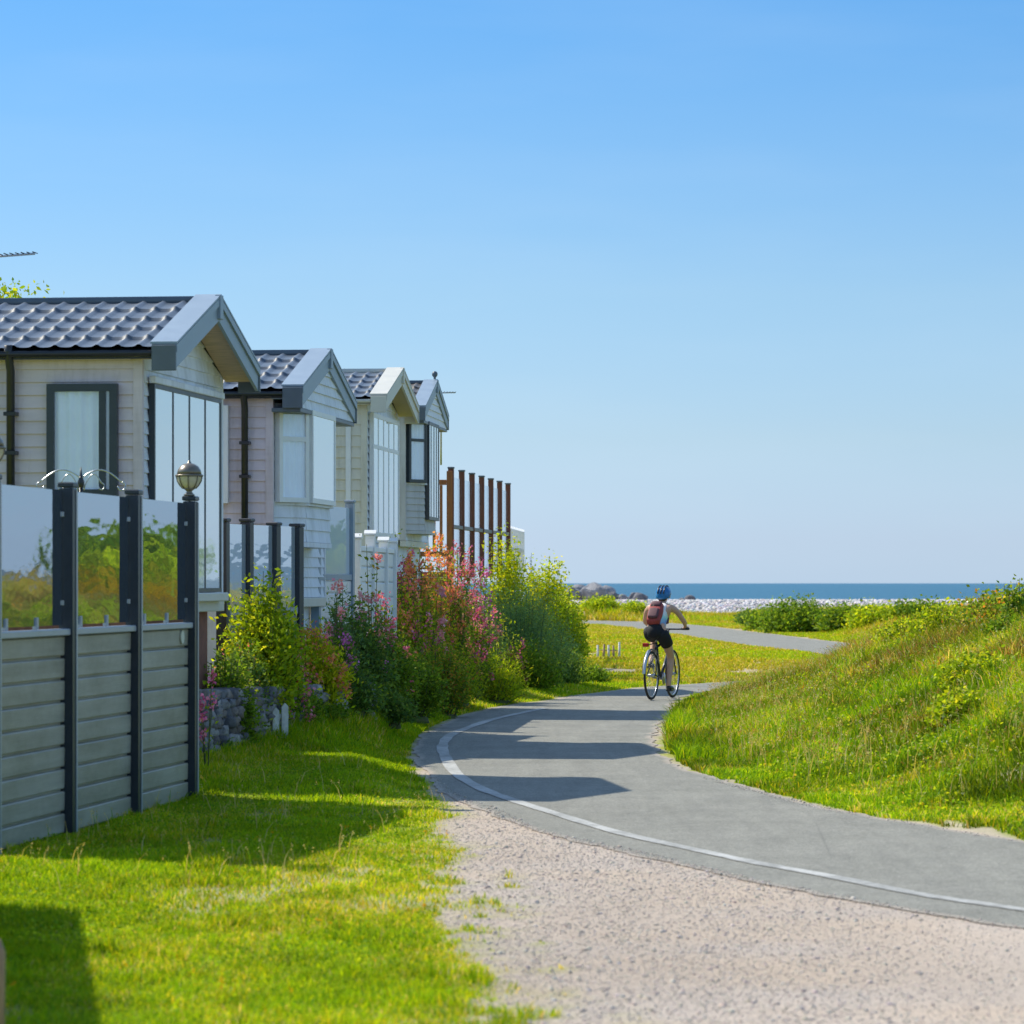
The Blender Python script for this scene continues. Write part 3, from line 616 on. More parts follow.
def shrub(name, label, cat, group, X, Y, w, hgt, pal_, n_st=70, n_lf=45, ls=.05, lw=.5, flowers=None, ffrac=.6, fs=.05, fn=14, fl=.12, dep=None, z=None, upright=.35, base_r=.25, lowest=.12, wild=.25):
    """a plant grown from stems: leaves along each stem, blossoms at the tips"""
    dep = dep or w; z0 = Hs(X, Y) if z is None else z
    root = empty(name, (X, Y, z0)); tag(root, label, cat, group)
    r = np.sqrt(RNG.random(n_st)); a = RNG.uniform(0, 2*np.pi, n_st)
    tx = r*np.cos(a)*w/2; ty = r*np.sin(a)*dep/2
    tz = hgt*(np.sqrt(np.clip(1-r**2*.85, 0, 1))*RNG.uniform(1-wild*1.6, 1+wild*.2, n_st))
    bx = tx*base_r*RNG.uniform(.5, 1.2, n_st); by = ty*base_r
    B = np.stack([bx, by, np.zeros(n_st)], 1); Tp = np.stack([tx, ty, tz], 1)
    Mi = B*.45+Tp*.55; Mi[:, 2] += hgt*.12*(1-upright); Mi[:, :2] *= (1-upright*.5)
    # stems
    sm = MB()
    sm.lathe([(max(.02, w*base_r*.32), -.06), (max(.02, w*base_r*.30), .012), (.004, .03)], n=10)
    for i in range(0, n_st, max(1, n_st//60)): sm.tube([B[i]*(.55 if True else 1)-np.array([0, 0, .03]), B[i]*.25+Mi[i]*.5+Tp[i]*.25, Tp[i]], [.006, .0045, .0025], 4, False)
    sm.build('stem', STEM, root)
    t = np.repeat(RNG.uniform(lowest, 1, (n_st, n_lf))**.75, 1).reshape(n_st, n_lf)[..., None]
    P = (B[:, None]*(1-t)**2+2*Mi[:, None]*t*(1-t)+Tp[:, None]*t**2)
    spread = (ls*1.2+w*.05)
    P = (P+RNG.normal(0, 1, P.shape)*spread*.6).reshape(-1, 3); P[:, 2] = np.abs(P[:, 2])
    D = frame(len(P)); D[:, 2] = D[:, 2]*.6+upright*.8; D /= np.linalg.norm(D, axis=1)[:, None]
    # clump colour: stems share a tint, so light and dark sprays read
    cols, ws = GREENS[pal_]; c = pal(len(P), cols, ws, .15)*np.repeat(RNG.uniform(.72, 1.25, n_st), n_lf)[:, None]
    V, T, C = leaves_np(P, D, RNG.uniform(.6, 1.3, len(P))*ls, lw, c)
    npmesh('foliage', V, T, LEAF, C, root)
    if flowers:
        fi = np.where(RNG.random(n_st) < ffrac)[0]
        if len(fi):
            P = np.repeat(Tp[fi], fn, 0); k = RNG.random(len(P))
            P = P+RNG.normal(0, 1, P.shape)*fs*.55; P[:, 2] += (k-.6)*fl
            D = frame(len(P)); cols, ws = PINKS[flowers]; c = pal(len(P), cols, ws, .2)*np.repeat(RNG.uniform(.8, 1.15, len(fi)), fn)[:, None]
            V, T, C = leaves_np(P, D, RNG.uniform(.5, 1.1, len(P))*fs, .8, c); npmesh('blossom', V, T, PETAL, C, root)
    return root
def P_(px, top, Y, w_px, base=None):
    X = gx(px, Y); z0 = Hs(X, Y) if base is None else base
    return dict(X=X, Y=Y, w=w_px*Y/F, hgt=gz(top, Y)-z0, z=z0)
GB = 'plants along the caravan bank'
shrub('shrub', 'tall sunlit yellow green shrub on top of the stone wall by the white glass screen', 'shrub', GB, **P_(262, 572, 33.1, 84), pal_='lime', n_st=200, n_lf=62, ls=.055, dep=.7, upright=.7, base_r=.55)
shrub('shrub', 'dark bronze green shrub low on the wall behind the sunlit one', 'shrub', GB, **P_(240, 640, 32.6, 60), pal_='dark', n_st=70, n_lf=50, ls=.05, dep=.6, base_r=.7, flowers='coral', ffrac=.12, fs=.025, fn=6)
shrub('nettle_clump', 'dark green clump at the foot of the stone wall next to the fence post', 'plant', GB, **P_(212, 745, 31.3, 40), pal_='dark', n_st=40, n_lf=34, ls=.05, base_r=.8)
shrub('geranium', 'tall thin plant with bright pink heads right beside the fence end', 'flower', GB, **P_(207, 628, 29.3, 16), pal_='lime', n_st=6, n_lf=12, ls=.04, flowers='pink', ffrac=1, fs=.035, fn=40, fl=.07, base_r=.5, upright=.9)
shrub('bank_shrub', 'dark green low shrub spilling over the stone wall left of the white picket piece', 'shrub', GB, **P_(226, 652, 31.9, 62), pal_='mid', n_st=110, n_lf=50, ls=.045, dep=.5, base_r=.8)
shrub('valerian', 'lime green valerian with small pink tips on the wall above the purple spike', 'plant', GB, **P_(310, 630, 34.7, 78), pal_='yellow', n_st=170, n_lf=55, ls=.055, lw=.35, dep=.6, upright=.8, base_r=.4, flowers='coral', ffrac=.5, fs=.035, fn=16, fl=.10)
shrub('lavender_spike', 'small blue purple flower spike on the wall by the white picket piece', 'flower', GB, **P_(287, 668, 33.7, 12), pal_='dark', n_st=10, n_lf=20, ls=.04, flowers='purple', ffrac=.8, fs=.03, fn=30, fl=.16, upright=.9)
shrub('bank_shrub', 'dark green shrub filling the wall top right of the lime valerian', 'shrub', GB, **P_(352, 598, 36.8, 92), pal_='dark', n_st=120, n_lf=60, ls=.05, dep=.8, base_r=.6, flowers='magenta', ffrac=.15, fs=.03, fn=10)
shrub('fennel', 'tall dark feathery plant standing up before the white panel fence', 'plant', GB, **P_(341, 580, 36.1, 40), pal_='blue', n_st=26, n_lf=44, ls=.06, lw=.25, upright=.8, base_r=.3)
shrub('bank_shrub', 'mid green shrub hanging to the grass at the right end of the stone wall', 'shrub', GB, **P_(376, 634, 39.5, 90), pal_='mid', n_st=120, n_lf=60, ls=.05, dep=.9, base_r=.8)
shrub('rose_bush', 'leggy rose with pink blooms in front of the cream caravan windows', 'rose', GB, **P_(372, 546, 38.8, 40), pal_='autumn', n_st=26, n_lf=34, ls=.05, lw=.6, flowers='rose', ffrac=.25, fs=.05, fn=34, fl=.05, upright=.8, base_r=.5, wild=.4)
shrub('rose_bush', 'thin rose stem with one pink bloom in front of the grey screen post', 'rose', GB, **P_(334, 553, 35.7, 22), pal_='dark', n_st=7, n_lf=18, ls=.05, lw=.6, flowers='rose', ffrac=.5, fs=.05, fn=36, fl=.05, upright=.9, base_r=.4)
for (px, top, Y, w, lab, pl, fl, ff) in [
    (402, 530, 46.4, 34, 'tallest pink tipped valerian, first of the clump beside the white fence', 'lime', 'pink', .8),
    (418, 546, 46.0, 44, 'coral valerian right of the tallest one', 'autumn', 'coral', .7),
    (440, 540, 50.0, 46, 'coral valerian standing before the timber railing', 'autumn', 'coral', .75),
    (462, 550, 51.5, 50, 'pink valerian below the first brown deck post', 'mid', 'pink', .75),
    (480, 562, 53.0, 36, 'low pink valerian at the right end of the clump', 'mid', 'magenta', .6),
    (430, 566, 46.6, 50, 'orange tipped valerian behind the big pale bloom', 'yellow', 'coral', .7),
    (455, 582, 47.2, 48, 'orange pink valerian low at the front of the clump', 'mid', 'coral', .55),
    (404, 580, 45.2, 40, 'leafy valerian with few coral heads low at the left of the clump', 'lime', 'coral', .35),
    (474, 596, 48.8, 40, 'mostly green valerian above the magenta spikes', 'mid', 'pink', .35)]:
    shrub('valerian', lab, 'flowering plant', 'valerian clump on the bank', **P_(px, top, Y, w), pal_=pl, n_st=85, n_lf=44, ls=.05, dep=.9, upright=.45, base_r=.6, flowers=fl, ffrac=ff, fs=.05, fn=30, fl=.15, wild=.42)
shrub('autumn_shrub', 'rusty green leafy shrub below the valerian clump at its left', 'shrub', GB, **P_(412, 592, 45.8, 74), pal_='autumn', n_st=130, n_lf=60, ls=.055, lw=.6, dep=1.0, base_r=.75, flowers='coral', ffrac=.12, fs=.035, fn=12)
shrub('rose_bush', 'large pale pink bloom low on a stem before the valerian', 'rose', GB, **P_(440, 576, 45.2, 8), pal_='mid', n_st=3, n_lf=10, ls=.04, flowers='rose', ffrac=1, fs=.05, fn=60, fl=.05, upright=.95)
shrub('feathery_shrub', 'big dark blue green feathery shrub at the bend of the path', 'shrub', GB, **P_(520, 580, 56.0, 112), pal_='blue', n_st=280, n_lf=85, ls=.055, lw=.22, dep=1.7, base_r=.85, wild=.22)
shrub('feathery_shrub', 'smaller dark feathery shrub left of the big one above the pink spikes', 'shrub', GB, **P_(476, 602, 51.5, 62), pal_='blue', n_st=140, n_lf=70, ls=.05, lw=.22, dep=1.0, base_r=.8)
shrub('shrub', 'bright yellow green shrub rising beside the white picket panel', 'shrub', GB, **P_(505, 532, 61.0, 52), pal_='yellow', n_st=170, n_lf=60, ls=.07, dep=1.0, upright=.6, base_r=.6, wild=.35)
shrub('shrub', 'yellow green shrub at the far end of the bank against the sea', 'shrub', GB, **P_(545, 560, 63.5, 66), pal_='yellow', n_st=260, n_lf=70, ls=.07, dep=1.3, base_r=.8, wild=.35)
shrub('shrub', 'olive shrub at the seaward foot of the bank nearest the beach rocks', 'shrub', GB, **P_(565, 584, 61.0, 44), pal_='lime', n_st=120, n_lf=70, ls=.06, dep=1.3, base_r=.8)
shrub('tall_weed', 'bare grey green stalks sticking up at the seaward tip of the bank', 'plant', GB, **P_(566, 568, 64.5, 22), pal_='dark', n_st=7, n_lf=18, ls=.05, upright=.8)
shrub('shrub', 'dark twiggy shrub beside the end of the white picket panel', 'shrub', GB, **P_(530, 540, 66.5, 16), pal_='dark', n_st=14, n_lf=26, ls=.06, upright=.8)
shrub('foxglove', 'magenta flower spikes low on the bank before the dark feathery shrub', 'flower', GB, **P_(480, 624, 48.6, 20), pal_='mid', n_st=6, n_lf=18, ls=.05, flowers='magenta', ffrac=.9, fs=.04, fn=60, fl=.30, upright=.9)
for (px, top, Y, w, lab, pl, wd) in [
    (392, 650, 43.0, 74, 'mid green leafy plant at the foot of the bank left of the bright grass clump', 'mid', .5),
    (425, 668, 45.4, 40, 'bright green narrow leaved clump at the foot of the bank', 'lime', .2),
    (452, 640, 46.6, 80, 'soft green weedy clump under the magenta spikes', 'lime', .2),
    (494, 648, 49.2, 74, 'soft green clump beside the path bend below the feathery shrub', 'lime', .2),
    (530, 640, 53.0, 70, 'green weeds with pale heads beside the shaded path', 'mid', .3),
    (560, 648, 57.0, 56, 'low green weeds at the front foot of the feathery shrub', 'dark', .3),
    (590, 668, 58.5, 36, 'low shaded weeds right of the feathery shrub', 'mid', .3)]:
    shrub('weed_clump', lab, 'plant', 'weeds at the foot of the bank', **P_(px, top, Y, w), pal_=pl, n_st=120, n_lf=50, ls=.065, lw=wd, dep=.8, base_r=.7, upright=.8, wild=.45)
for (px, top, Y, w, dz, lab, pl, n) in [
    (346, 668, 35.6, 70, .12, 'dark green plants trailing over the right end of the stone wall', 'dark', 150),
    (300, 690, 34.0, 40, .12, 'grey green trailing plant on the wall right of the white pickets', 'mid', 60),
    (235, 738, 32.0, 34, 0, 'small weeds at the foot of the stone wall', 'mid', 40),
    (322, 716, 34.6, 44, 0, 'tall grass clump growing against the foot of the wall', 'mid', 60),
    (384, 690, 37.6, 60, 0, 'shaded green weeds in front of the dark shrub at the wall end', 'dark', 120),
    (356, 640, 37.4, 60, 0, 'bushy dark shrub above the trailing plants at the wall end', 'dark', 130),
    (408, 652, 41.0, 74, 0, 'wide mid green weed bank between the wall end and the bright clump', 'mid', 190),
    (438, 640, 44.0, 70, 0, 'rusty leafed weeds under the pale pink bloom', 'autumn', 150)]:
    p = P_(px, top, Y, w)
    shrub('bank_plant', lab, 'plant', 'weeds at the foot of the bank', **p, pal_=pl, n_st=n, n_lf=46, ls=.05, lw=.45, dep=.7, base_r=.9, upright=.55)
for (px, top, Y, w, lab, pl, fl, ff) in [
    (290, 652, 33.6, 44, 'green plant with pink heads on the wall between the sunlit shrub and the lime valerian', 'mid', 'pink', .4),
    (334, 628, 35.8, 50, 'green plant with magenta heads left of the dark shrub at the wall end', 'mid', 'magenta', .45),
    (386, 602, 39.8, 50, 'pink flowered plant at the foot of the white panel fence', 'mid', 'pink', .45),
    (396, 640, 42.0, 54, 'coral flowered plant between the white fence and the valerian clump', 'lime', 'coral', .35),
    (500, 612, 52.6, 54, 'pink flowered plant in front of the dark feathery shrub', 'lime', 'pink', .3),
    (422, 610, 45.0, 50, 'green plant with scattered pink heads below the valerian clump', 'lime', 'pink', .4)]:
    shrub('flowering_plant', lab, 'flowering plant', 'loose flowers along the bank', **P_(px, top, Y, w), pal_=pl, n_st=75, n_lf=40, ls=.05, lw=.4, dep=.8, upright=.5, base_r=.6, flowers=fl, ffrac=ff, fs=.045, fn=26, fl=.13, wild=.45)
# scrub near the beach
for (px, top, Y, w, lab, pl) in [
    (797, 600, 118, 76, 'dark rounded scrub bush by the far bend of the path', 'mid'),
    (848, 608, 116, 60, 'green scrub bush right of the darkest one', 'mid'),
    (766, 611, 124, 34, 'small green scrub bush left of the darkest one', 'mid'),
    (876, 609, 112, 54, 'lime green scrub bush at the back of the mound', 'lime'),
    (918, 608, 112, 64, 'green scrub bush farthest right below the cobbles', 'mid'),
    (748, 616, 140, 18, 'tiny dark bush standing alone before the shingle', 'dark'),
    (634, 607, 160, 26, 'low tuft of green before the shingle left of the cyclist', 'lime'),
    (600, 606, 161, 34, 'wide green tuft before the shingle below the boulders', 'lime')]:
    p = P_(px, top, Y, w); p['hgt'] = max(p['hgt'], .4)
    shrub('scrub_bush', lab, 'bush', 'scrub bushes before the beach', **p, pal_=pl, n_st=110, n_lf=60, ls=.13, lw=.5, dep=2.0, base_r=.85, lowest=.05)
# leafy plants on the mound
for (px, top, Y, w, lab, pl, n) in [
    (1000, 588, 43, 100, 'tall dock and willowherb thicket on the mound crest at the right edge', 'autumn', 120),
    (1018, 580, 40, 30, 'tallest upright weed on the crest at the right edge', 'mid', 34),
    (950, 602, 45, 90, 'yellow green thicket on the crest left of the tallest weed', 'lime', 100),
    (905, 622, 48, 60, 'lime green leafy thicket at the back of the mound crest', 'lime', 80),
    (985, 672, 33, 90, 'bramble with pale lime leaves on the right flank of the mound', 'lime', 90),
    (960, 735, 31, 60, 'low bramble trail with lime leaves below the larger one', 'lime', 50),
    (1010, 632, 38, 44, 'grey green leafy plant near the crest at the right edge', 'mid', 60)]:
    p = P_(px, top, Y, w); p['hgt'] = float(np.clip(p['hgt'], .3, 1.0))
    shrub('wild_plant', lab, 'plant', 'leafy plants on the mound', **p, pal_=pl, n_st=n, n_lf=36, ls=.05, lw=.7, base_r=.85, upright=.5, wild=.4)
shrub('verge_weed', 'leafy weed standing in the sunlit grass between wall and path', 'plant', None, **P_(366, 748, 36.5, 34), pal_='lime', n_st=20, n_lf=16, ls=.06, lw=.3, base_r=.4)

def tree(name, label, X, Y, h, w, pl, group=None, n=90, ls=.16, extra=()):
    global RNG; RNG = np.random.default_rng(int(abs(X)*97)); random.seed(int(abs(X)*31))
    z0 = Hs(X, Y); root = empty(name, (X, Y, z0)); tag(root, label, 'tree', group)
    mb = MB(); mb.tube([(0, 0, -.1), (.05, 0, h*.3), (0, .05, h*.6)], [h*.035, h*.026, h*.012], 10)
    ends = []
    for i in range(14):
        a = i*2.4; z = h*(.25+.35*i/14); e = Vector((math.cos(a)*w*.4*random.uniform(.6, 1), math.sin(a)*w*.4*random.uniform(.6, 1), z+h*.22))
        mb.tube([(0, 0, z), (e.x*.5, e.y*.5, z+h*.06), e], [h*.014, h*.008, h*.003], 6); ends.append(e)
    for e in extra: mb.tube([(0, 0, h*.5), (e[0]*.5, e[1]*.5, h*.72), e], [h*.012, h*.007, h*.002], 6); ends.append(Vector(e))
    ends.append(Vector((0, 0, h*.85)))
    mb.build('trunk', BARK, root)
    Ps = []; Cs = []
    cols, ws = GREENS[pl]
    for e in ends*2:
        m = n*6; c = np.array(e)+RNG.normal(0, 1, 3)*w*.07
        P = c+RNG.normal(0, 1, (m, 3))*np.array([w*.13, w*.13, h*.075]); Ps.append(P); Cs.append(pal(m, cols, ws)*RNG.uniform(.7, 1.25))
    P = np.concatenate(Ps); c = np.concatenate(Cs); kp_ = P[:, 2] < h; P = P[kp_]; c = c[kp_]
    V, T, C = leaves_np(P, frame(len(P)), RNG.uniform(.6, 1.3, len(P))*ls, .5, c); npmesh('crown', V, T, LEAF, C, root)
    return root
tree('tree', 'yellow green tree whose top shows over the nearest caravan roof', -7.65, 42.0, 4.62, 3.0, 'lime', n=420, ls=.075, extra=[(.45, 0, 4.36), (.85, .1, 4.28), (1.1, 0, 4.1)])

# land seen only in the glass: distant hill, trees and gorse off to the right
hx = []; n = 60
for i in range(n):
    a = R(17+40*i/(n-1)); d = 3200; hh = 2+22*math.sin(math.pi*i/(n-1))*(.6+.4*vnoise(i, 0, 9, 5)); hx.append((a, d, float(hh)))
Vh = []; Th = []
for i, (a, d, hh) in enumerate(hx):
    for j, (dd, k) in enumerate(((-900, -.02), (-500, .5), (0, 1.), (400, .4), (900, -.05))): Vh.append((math.sin(a)*(d+dd), math.cos(a)*(d+dd), -3.5+hh*1.6*k))
for i in range(n-1):
    for j in range(4): Th.append((i*5+j, i*5+j+1, (i+1)*5+j+1, (i+1)*5+j))
tag(npmesh('hills', np.array(Vh), np.array(Th), pm('hazy_blue_hill', (.06, .10, .13), .95, .25, .01), smooth=True), None, None, kind='structure')  # blue of distant haze is put into the hill colour
for (X, Y, h, w, pl, lab) in [(31.0, 118, 2.9, 3.4, 'mid', 'green tree mirrored in the middle glass panel of the fence'), (27.0, 105, 2.35, 3.0, 'lime', 'rounded lime tree mirrored in the right glass panel of the fence'), (33.8, 121, 2.9, 2.6, 'mid', 'spreading tree mirrored near the middle fence post')]:
    tree('tree', lab, X, Y, h, w, pl, 'trees mirrored in the fence glass', n=50, ls=.3)
for (X, Y, w, lab) in [(25.6, 99, 1.9, 'yellow gorse bush mirrored in the middle fence glass'), (23.7, 98, 1.9, 'yellow gorse bush mirrored in the fence glass beside the lamp post'), (28.6, 102, 2.4, 'wide gorse bush mirrored low in the fence glass')]:
    shrub('gorse', lab, 'bush', 'gorse bushes mirrored in the glass', X=X, Y=Y, w=w*1.3, hgt=1.85, pal_='gorse', n_st=150, n_lf=50, ls=.12, base_r=.9)

# ------------------------------------------------------------------ stone wall
def wallmat():
    b = NB('rubble_stone'); tc = b.n('ShaderNodeTexCoord')
    n = b.noise(9, 5, .7); v = b.n('ShaderNodeAttribute', attribute_name='Col')
    c = b.mix(1.0, v.outputs['Color'], b.ramp(n, [(.3, (.6, .6, .62)), (.7, (1.3, 1.28, 1.25))]), 'MULTIPLY')
    return b.done(b.pr(c, .9, 0, .2, b.bump(b.noise(35, 5, .7), .9, .02)))
wx0, wy0, wx1, wy1 = -2.88, 30.0, -1.51, 36.4
WD = Vector((wx1-wx0, wy1-wy0, 0)); WLn = WD.length; wang = math.atan2(WD.x, WD.y)
wroot = empty('stone_wall', (wx0, wy0, 0), -wang); tag(wroot, 'low grey rubble stone wall holding up the planted bank', 'stone wall')
Pst = []; Sz = []; rows = 9
for r_ in range(rows):
    yy = random.uniform(0, .1)
    while yy < WLn:
        L = random.uniform(.07, .22); hgt = .74-.10*yy/WLn
        rh = hgt/rows*random.uniform(.85, 1.15)
        Pst.append((random.uniform(-.03, .03), yy+L/2, (r_+.5)*hgt/rows)); Sz.append((L*.52, rh*.58)); yy += L*.98
Vs = []; Ts = []; Cs = []; off = 0
import bmesh
bm = bmesh.new(); bmesh.ops.create_cube(bm, size=2); bmesh.ops.subdivide_edges(bm, edges=bm.edges[:], cuts=2, use_grid_fill=True)
for v in bm.verts: v.co = v.co.lerp(v.co.normalized()*1.3, .26)
bm.verts.index_update(); bv = np.array([v.co[:] for v in bm.verts]); bf = np.array([[v.index for v in f.verts] for f in bm.faces]); bm.free()
for p, (sy, sz) in zip(Pst, Sz):
    q = bv*np.array([.12, sy, sz])*RNG.uniform(.80, 1.16, bv.shape)+np.array(p)
    Vs.append(q); Ts.append(bf+off); off += len(bv); cc = random.choice([(.26, .25, .26), (.36, .34, .34), (.14, .14, .155), (.46, .44, .42), (.27, .235, .22), (.2, .2, .22)]); Cs.append(np.tile(np.array(cc)*random.uniform(.8, 1.2), (len(bv), 1)))
npmesh('masonry', np.concatenate(Vs), np.concatenate(Ts), wallmat(), np.concatenate(Cs), wroot)
MB().box(-.22, -.07, 0, WLn, -.05, .5).build('core', M['concrete'], wroot)
# weathered white picket piece leaning on the wall
wp = empty('white_picket_panel', (gx(263, 32.7), 32.7, .06), -R(72)); tag(wp, 'peeling white painted picket piece leaning against the stone wall', 'picket panel')
for i in range(3):
    y0 = i*.085; hgt = .50-.04*(i % 2); MB().prism([(y0, .03), (y0+.060, .03), (y0+.060, hgt-.03), (y0+.030, hgt), (y0, hgt-.04)], 'x', .0, .025).build('picket', M['peel'], wp)
MB().box(-.03, -.003, -.01, .24, .12, .16).build('rail', M['peel'], wp); MB().box(-.03, -.003, -.01, .24, .36, .40).build('rail', M['peel'], wp)

# ------------------------------------------------------------------ fences
def fence_root(name, label, p0, p1, z0=0, cat='fence', group=None):
    d = Vector((p1[0]-p0[0], p1[1]-p0[1], 0)); o = empty(name, (p0[0], p0[1], z0), -math.atan2(d.x, d.y)); tag(o, label, cat, group); return o, d.length
def slat_panel(y0, y1, z0, z1, nb, parent, mat, x0=-.10, x1=-.055):
    mb = MB(); hgt = (z1-z0)/nb
    for i in range(nb):
        a = z0+i*hgt; e = a+hgt
        mb.prism([(x0, a), (x1-.026, a), (x1-.026, a+.014), (x1-.004, a+.017), (x1, a+.024), (x1+.003, e-.010), (x1-.004, e-.002), (x1-.026, e), (x0, e)], 'y', y0, y1)
    return mb.build('slat_panel', mat, parent)
# 1: tall board and glass fence
p0 = (-3.10, 21.73); p3 = (-2.395, 27.34)
f1, L1 = fence_root('fence', 'grey composite board fence with dark posts and mirrored glass on top', p0, p3)
sp = L1/3
for i in range(4):
    y_ = sp*i; po = MB().box(-.092, 0, y_-.062, y_+.062, -.05, 2.27, .006).build('post', M['postm'], f1)
    MB().box(-.098, .006, y_-.069, y_+.069, 2.274, 2.31, .008).build('post_cap', M['postm'], po)
    sb = MB()
    for z in (1.52, 2.10): MB().box(-.078, -.056, y_-.068, y_-.0625, z-.016, z+.016, .002).build('bracket', M['steel'], po)
    MB().box(.0015, .006, y_+.022, y_+.055, 0, 2.26).build('edge_strip', M['rail'], po)
for i in range(3):
    a, e = sp*i+.063, sp*(i+1)-.063
    slat_panel(a, e, .0, 1.305, 9, f1, M['board'])
    MB().box(-.100, -.014, a, e, 1.308, 1.352, .006).build('rail', M['rail'], f1)
    MB().box(-.078, -.068, a+.012, e-.012, 1.375, 2.255).build('glass_panel', GLASS_BALC, f1)
    for k in (.2, .62):
        yy = a+(e-a)*k; MB().box(-.088, -.058, yy-.022, yy+.022, 1.354, 1.43, .003).build('clip', M['rail'], f1)
MB().prism([(sp*3-.30+.055*math.cos(q_*math.pi/10), 1.245+.052*math.sin(q_*math.pi/10)) for q_ in range(20)], 'x', -.050, -.040).build('oval_plaque', pm('cream_enamel', (.62, .63, .52), .4, .06), None)
pl_ = bpy.data.objects['oval_plaque']; pl_.matrix_world = f1.matrix_basis.copy(); tag(pl_, 'small cream oval plaque fixed to the top board of the near fence', 'plaque')
bpy.context.view_layer.update()
pl_.location = f1.location; pl_.rotation_euler = f1.rotation_euler
def post_lamp(X, Y, z, label):
    r = empty('post_lamp', (X, Y, z)); tag(r, label, 'lamp', 'globe lamps on fence posts')
    MB().lathe([(.035, 0), (.045, .008), (.03, .02), (.02, .035), (.03, .045), (.05, .058)], n=20).build('base', M['lampmetal'], r)
    g_ = MB().lathe([(.048, .058), (.072, .085), (.088, .115), (.094, .143), (.094, .148)], n=24).build('globe', pm('ribbed_lamp_glass', (.55, .50, .38), .15, .12, 20), r)
    MB().lathe([(.097, .148), (.108, .150), (.108, .160), (.096, .164)], n=24).build('ring', M['lampmetal'], r)
    MB().lathe([(.095, .164), (.088, .195), (.07, .224), (.042, .243), (.015, .250), (.012, .262), (.002, .272)], n=24).build('lamp_cap', M['lampmetal'], r)
    rb = MB()
    for k in range(8):
        a = k*math.pi/4; rb.tube([(math.cos(a)*x_, math.sin(a)*x_, z_) for x_, z_ in ((.050, .056), (.076, .085), (.092, .115), (.099, .15))], .004, 5)
    rb.build('cage_rib', M['lampmetal'], r); return r
post_lamp(-2.45, 27.33, 2.31, 'bronze globe lamp on the end post of the near fence beside the caravan windows')
post_lamp(-3.16, 21.73, 2.31, 'globe lamp on the near fence post cut off by the left edge')
# scroll ornament on a pole behind the fence
sc = empty('garden_scroll_hook', (gx(81, 26.5), 26.5, .55)); tag(sc, 'black iron garden pole with curling scroll hooks behind the fence glass', 'plant hook')
SZ = gz(474, 26.5)-.55
MB().tube([(0, 0, 0), (0, 0, SZ-.02)], .014, 8).lathe([(.02, SZ-.1), (.026, SZ-.06), (.012, SZ-.02), (.003, SZ+.05)], n=10).build('pole', M['black'], sc)
for sgn in (-1, 1):
    mb = MB(); pts = []
    for k in range(22):
        t = k/21; pts.append((sgn*t*.30, .0, SZ-.03+.075*math.sin(t*math.pi)-.03*t))
    for k in range(14):
        a = k/13*math.pi*1.5; pts.append((sgn*(.30+.028*math.sin(a)), 0, SZ-.09+.03*math.cos(a)))
    mb.tube(pts, .006, 6)
    pts = [(sgn*.02, 0, SZ-.12)]+[(sgn*(.02+.13*t), .012, SZ-.10+.10*math.sin(t*math.pi*.9)) for t in [i/12 for i in range(1, 13)]]
    pts += [(sgn*(.15+.022*math.sin(a)), .012, SZ-.09+.025*math.cos(a)) for a in [i/8*4.5 for i in range(9)]]
    mb.tube(pts, .005, 6); mb.build('scroll', M['steel'], sc)

# screen past the left edge that throws the lowest shadow
f0, L0 = fence_root('fence', 'boarded garden screen just past the left edge whose shadow falls in the corner', (-3.15, 13.2), (-3.96, 19.0))
for i in range(4):
    y_ = L0/3*i; MB().box(-.12, 0, y_-.06, y_+.06, -.05, 2.3, .006).build('post', M['postm'], f0)
for i in range(3): slat_panel(L0/3*i+.062, L0/3*(i+1)-.062, 0, 2.25, 15, f0, M['board'])
# fences with glass further on
def glass_fence(name, label, pts, z0, ztop, zg0, zg1, pm_, gm, pw=.10, cap=None, lower=None, rail=None, group=None, glow=False):
    o = empty(name, (pts[0][0], pts[0][1], z0)); tag(o, label, 'fence', group)
    bp = Vector((pts[0][0], pts[0][1], 0))
    P = [Vector((p[0], p[1], 0))-bp for p in pts]
    for i, p in enumerate(P):
        d = (P[min(i+1, len(P)-1)]-P[max(i-1, 0)]).normalized(); a = -math.atan2(d.x, d.y); zt = ztop if not isinstance(ztop, (list, tuple)) else ztop[i]
        po = MB().box(-pw/2, pw/2, -pw/2, pw/2, 0, zt-z0-.035, .005).build('post', pm_, o); po.location = p; po.rotation_euler = (0, 0, a)
        MB().box(-pw/2-.01, pw/2+.01, -pw/2-.01, pw/2+.01, zt-z0-.033, zt-z0, .008).build('post_cap', cap or pm_, po)
        if i < len(P)-1:
            d = P[i+1]-p; a = -math.atan2(d.x, d.y); Ln = d.length
            g_ = MB().box(-.006, .006, pw/2+.01, Ln-pw/2-.01, zg0-z0, zg1-z0).build('glass_panel', gm, o); g_.location = p; g_.rotation_euler = (0, 0, a)
            if glow: g_ = MB().box(-.006, .006, pw/2+.01, Ln-pw/2-.01, .1, zg0-z0-.08).build('glass_panel', gm, o); g_.location = p; g_.rotation_euler = (0, 0, a)
            if rail: r_ = MB().box(-.035, .035, pw/2+.002, Ln-pw/2-.002, zg0-z0-.07, zg0-z0-.004, .004).build('rail', rail, o); r_.location = p; r_.rotation_euler = (0, 0, a)
            if lower: l_ = slat_panel(pw/2+.002, Ln-pw/2-.002, 0, zg0-z0-.075, max(3, int((zg0-z0)/.15)), o, lower, -.02, .02); l_.location = p; l_.rotation_euler = (0, 0, a)
    return o
pp = [(gx(px, Y), Y) for px, Y in ((223, 33.3), (247, 34.0), (274, 34.65), (297, 35.15))]
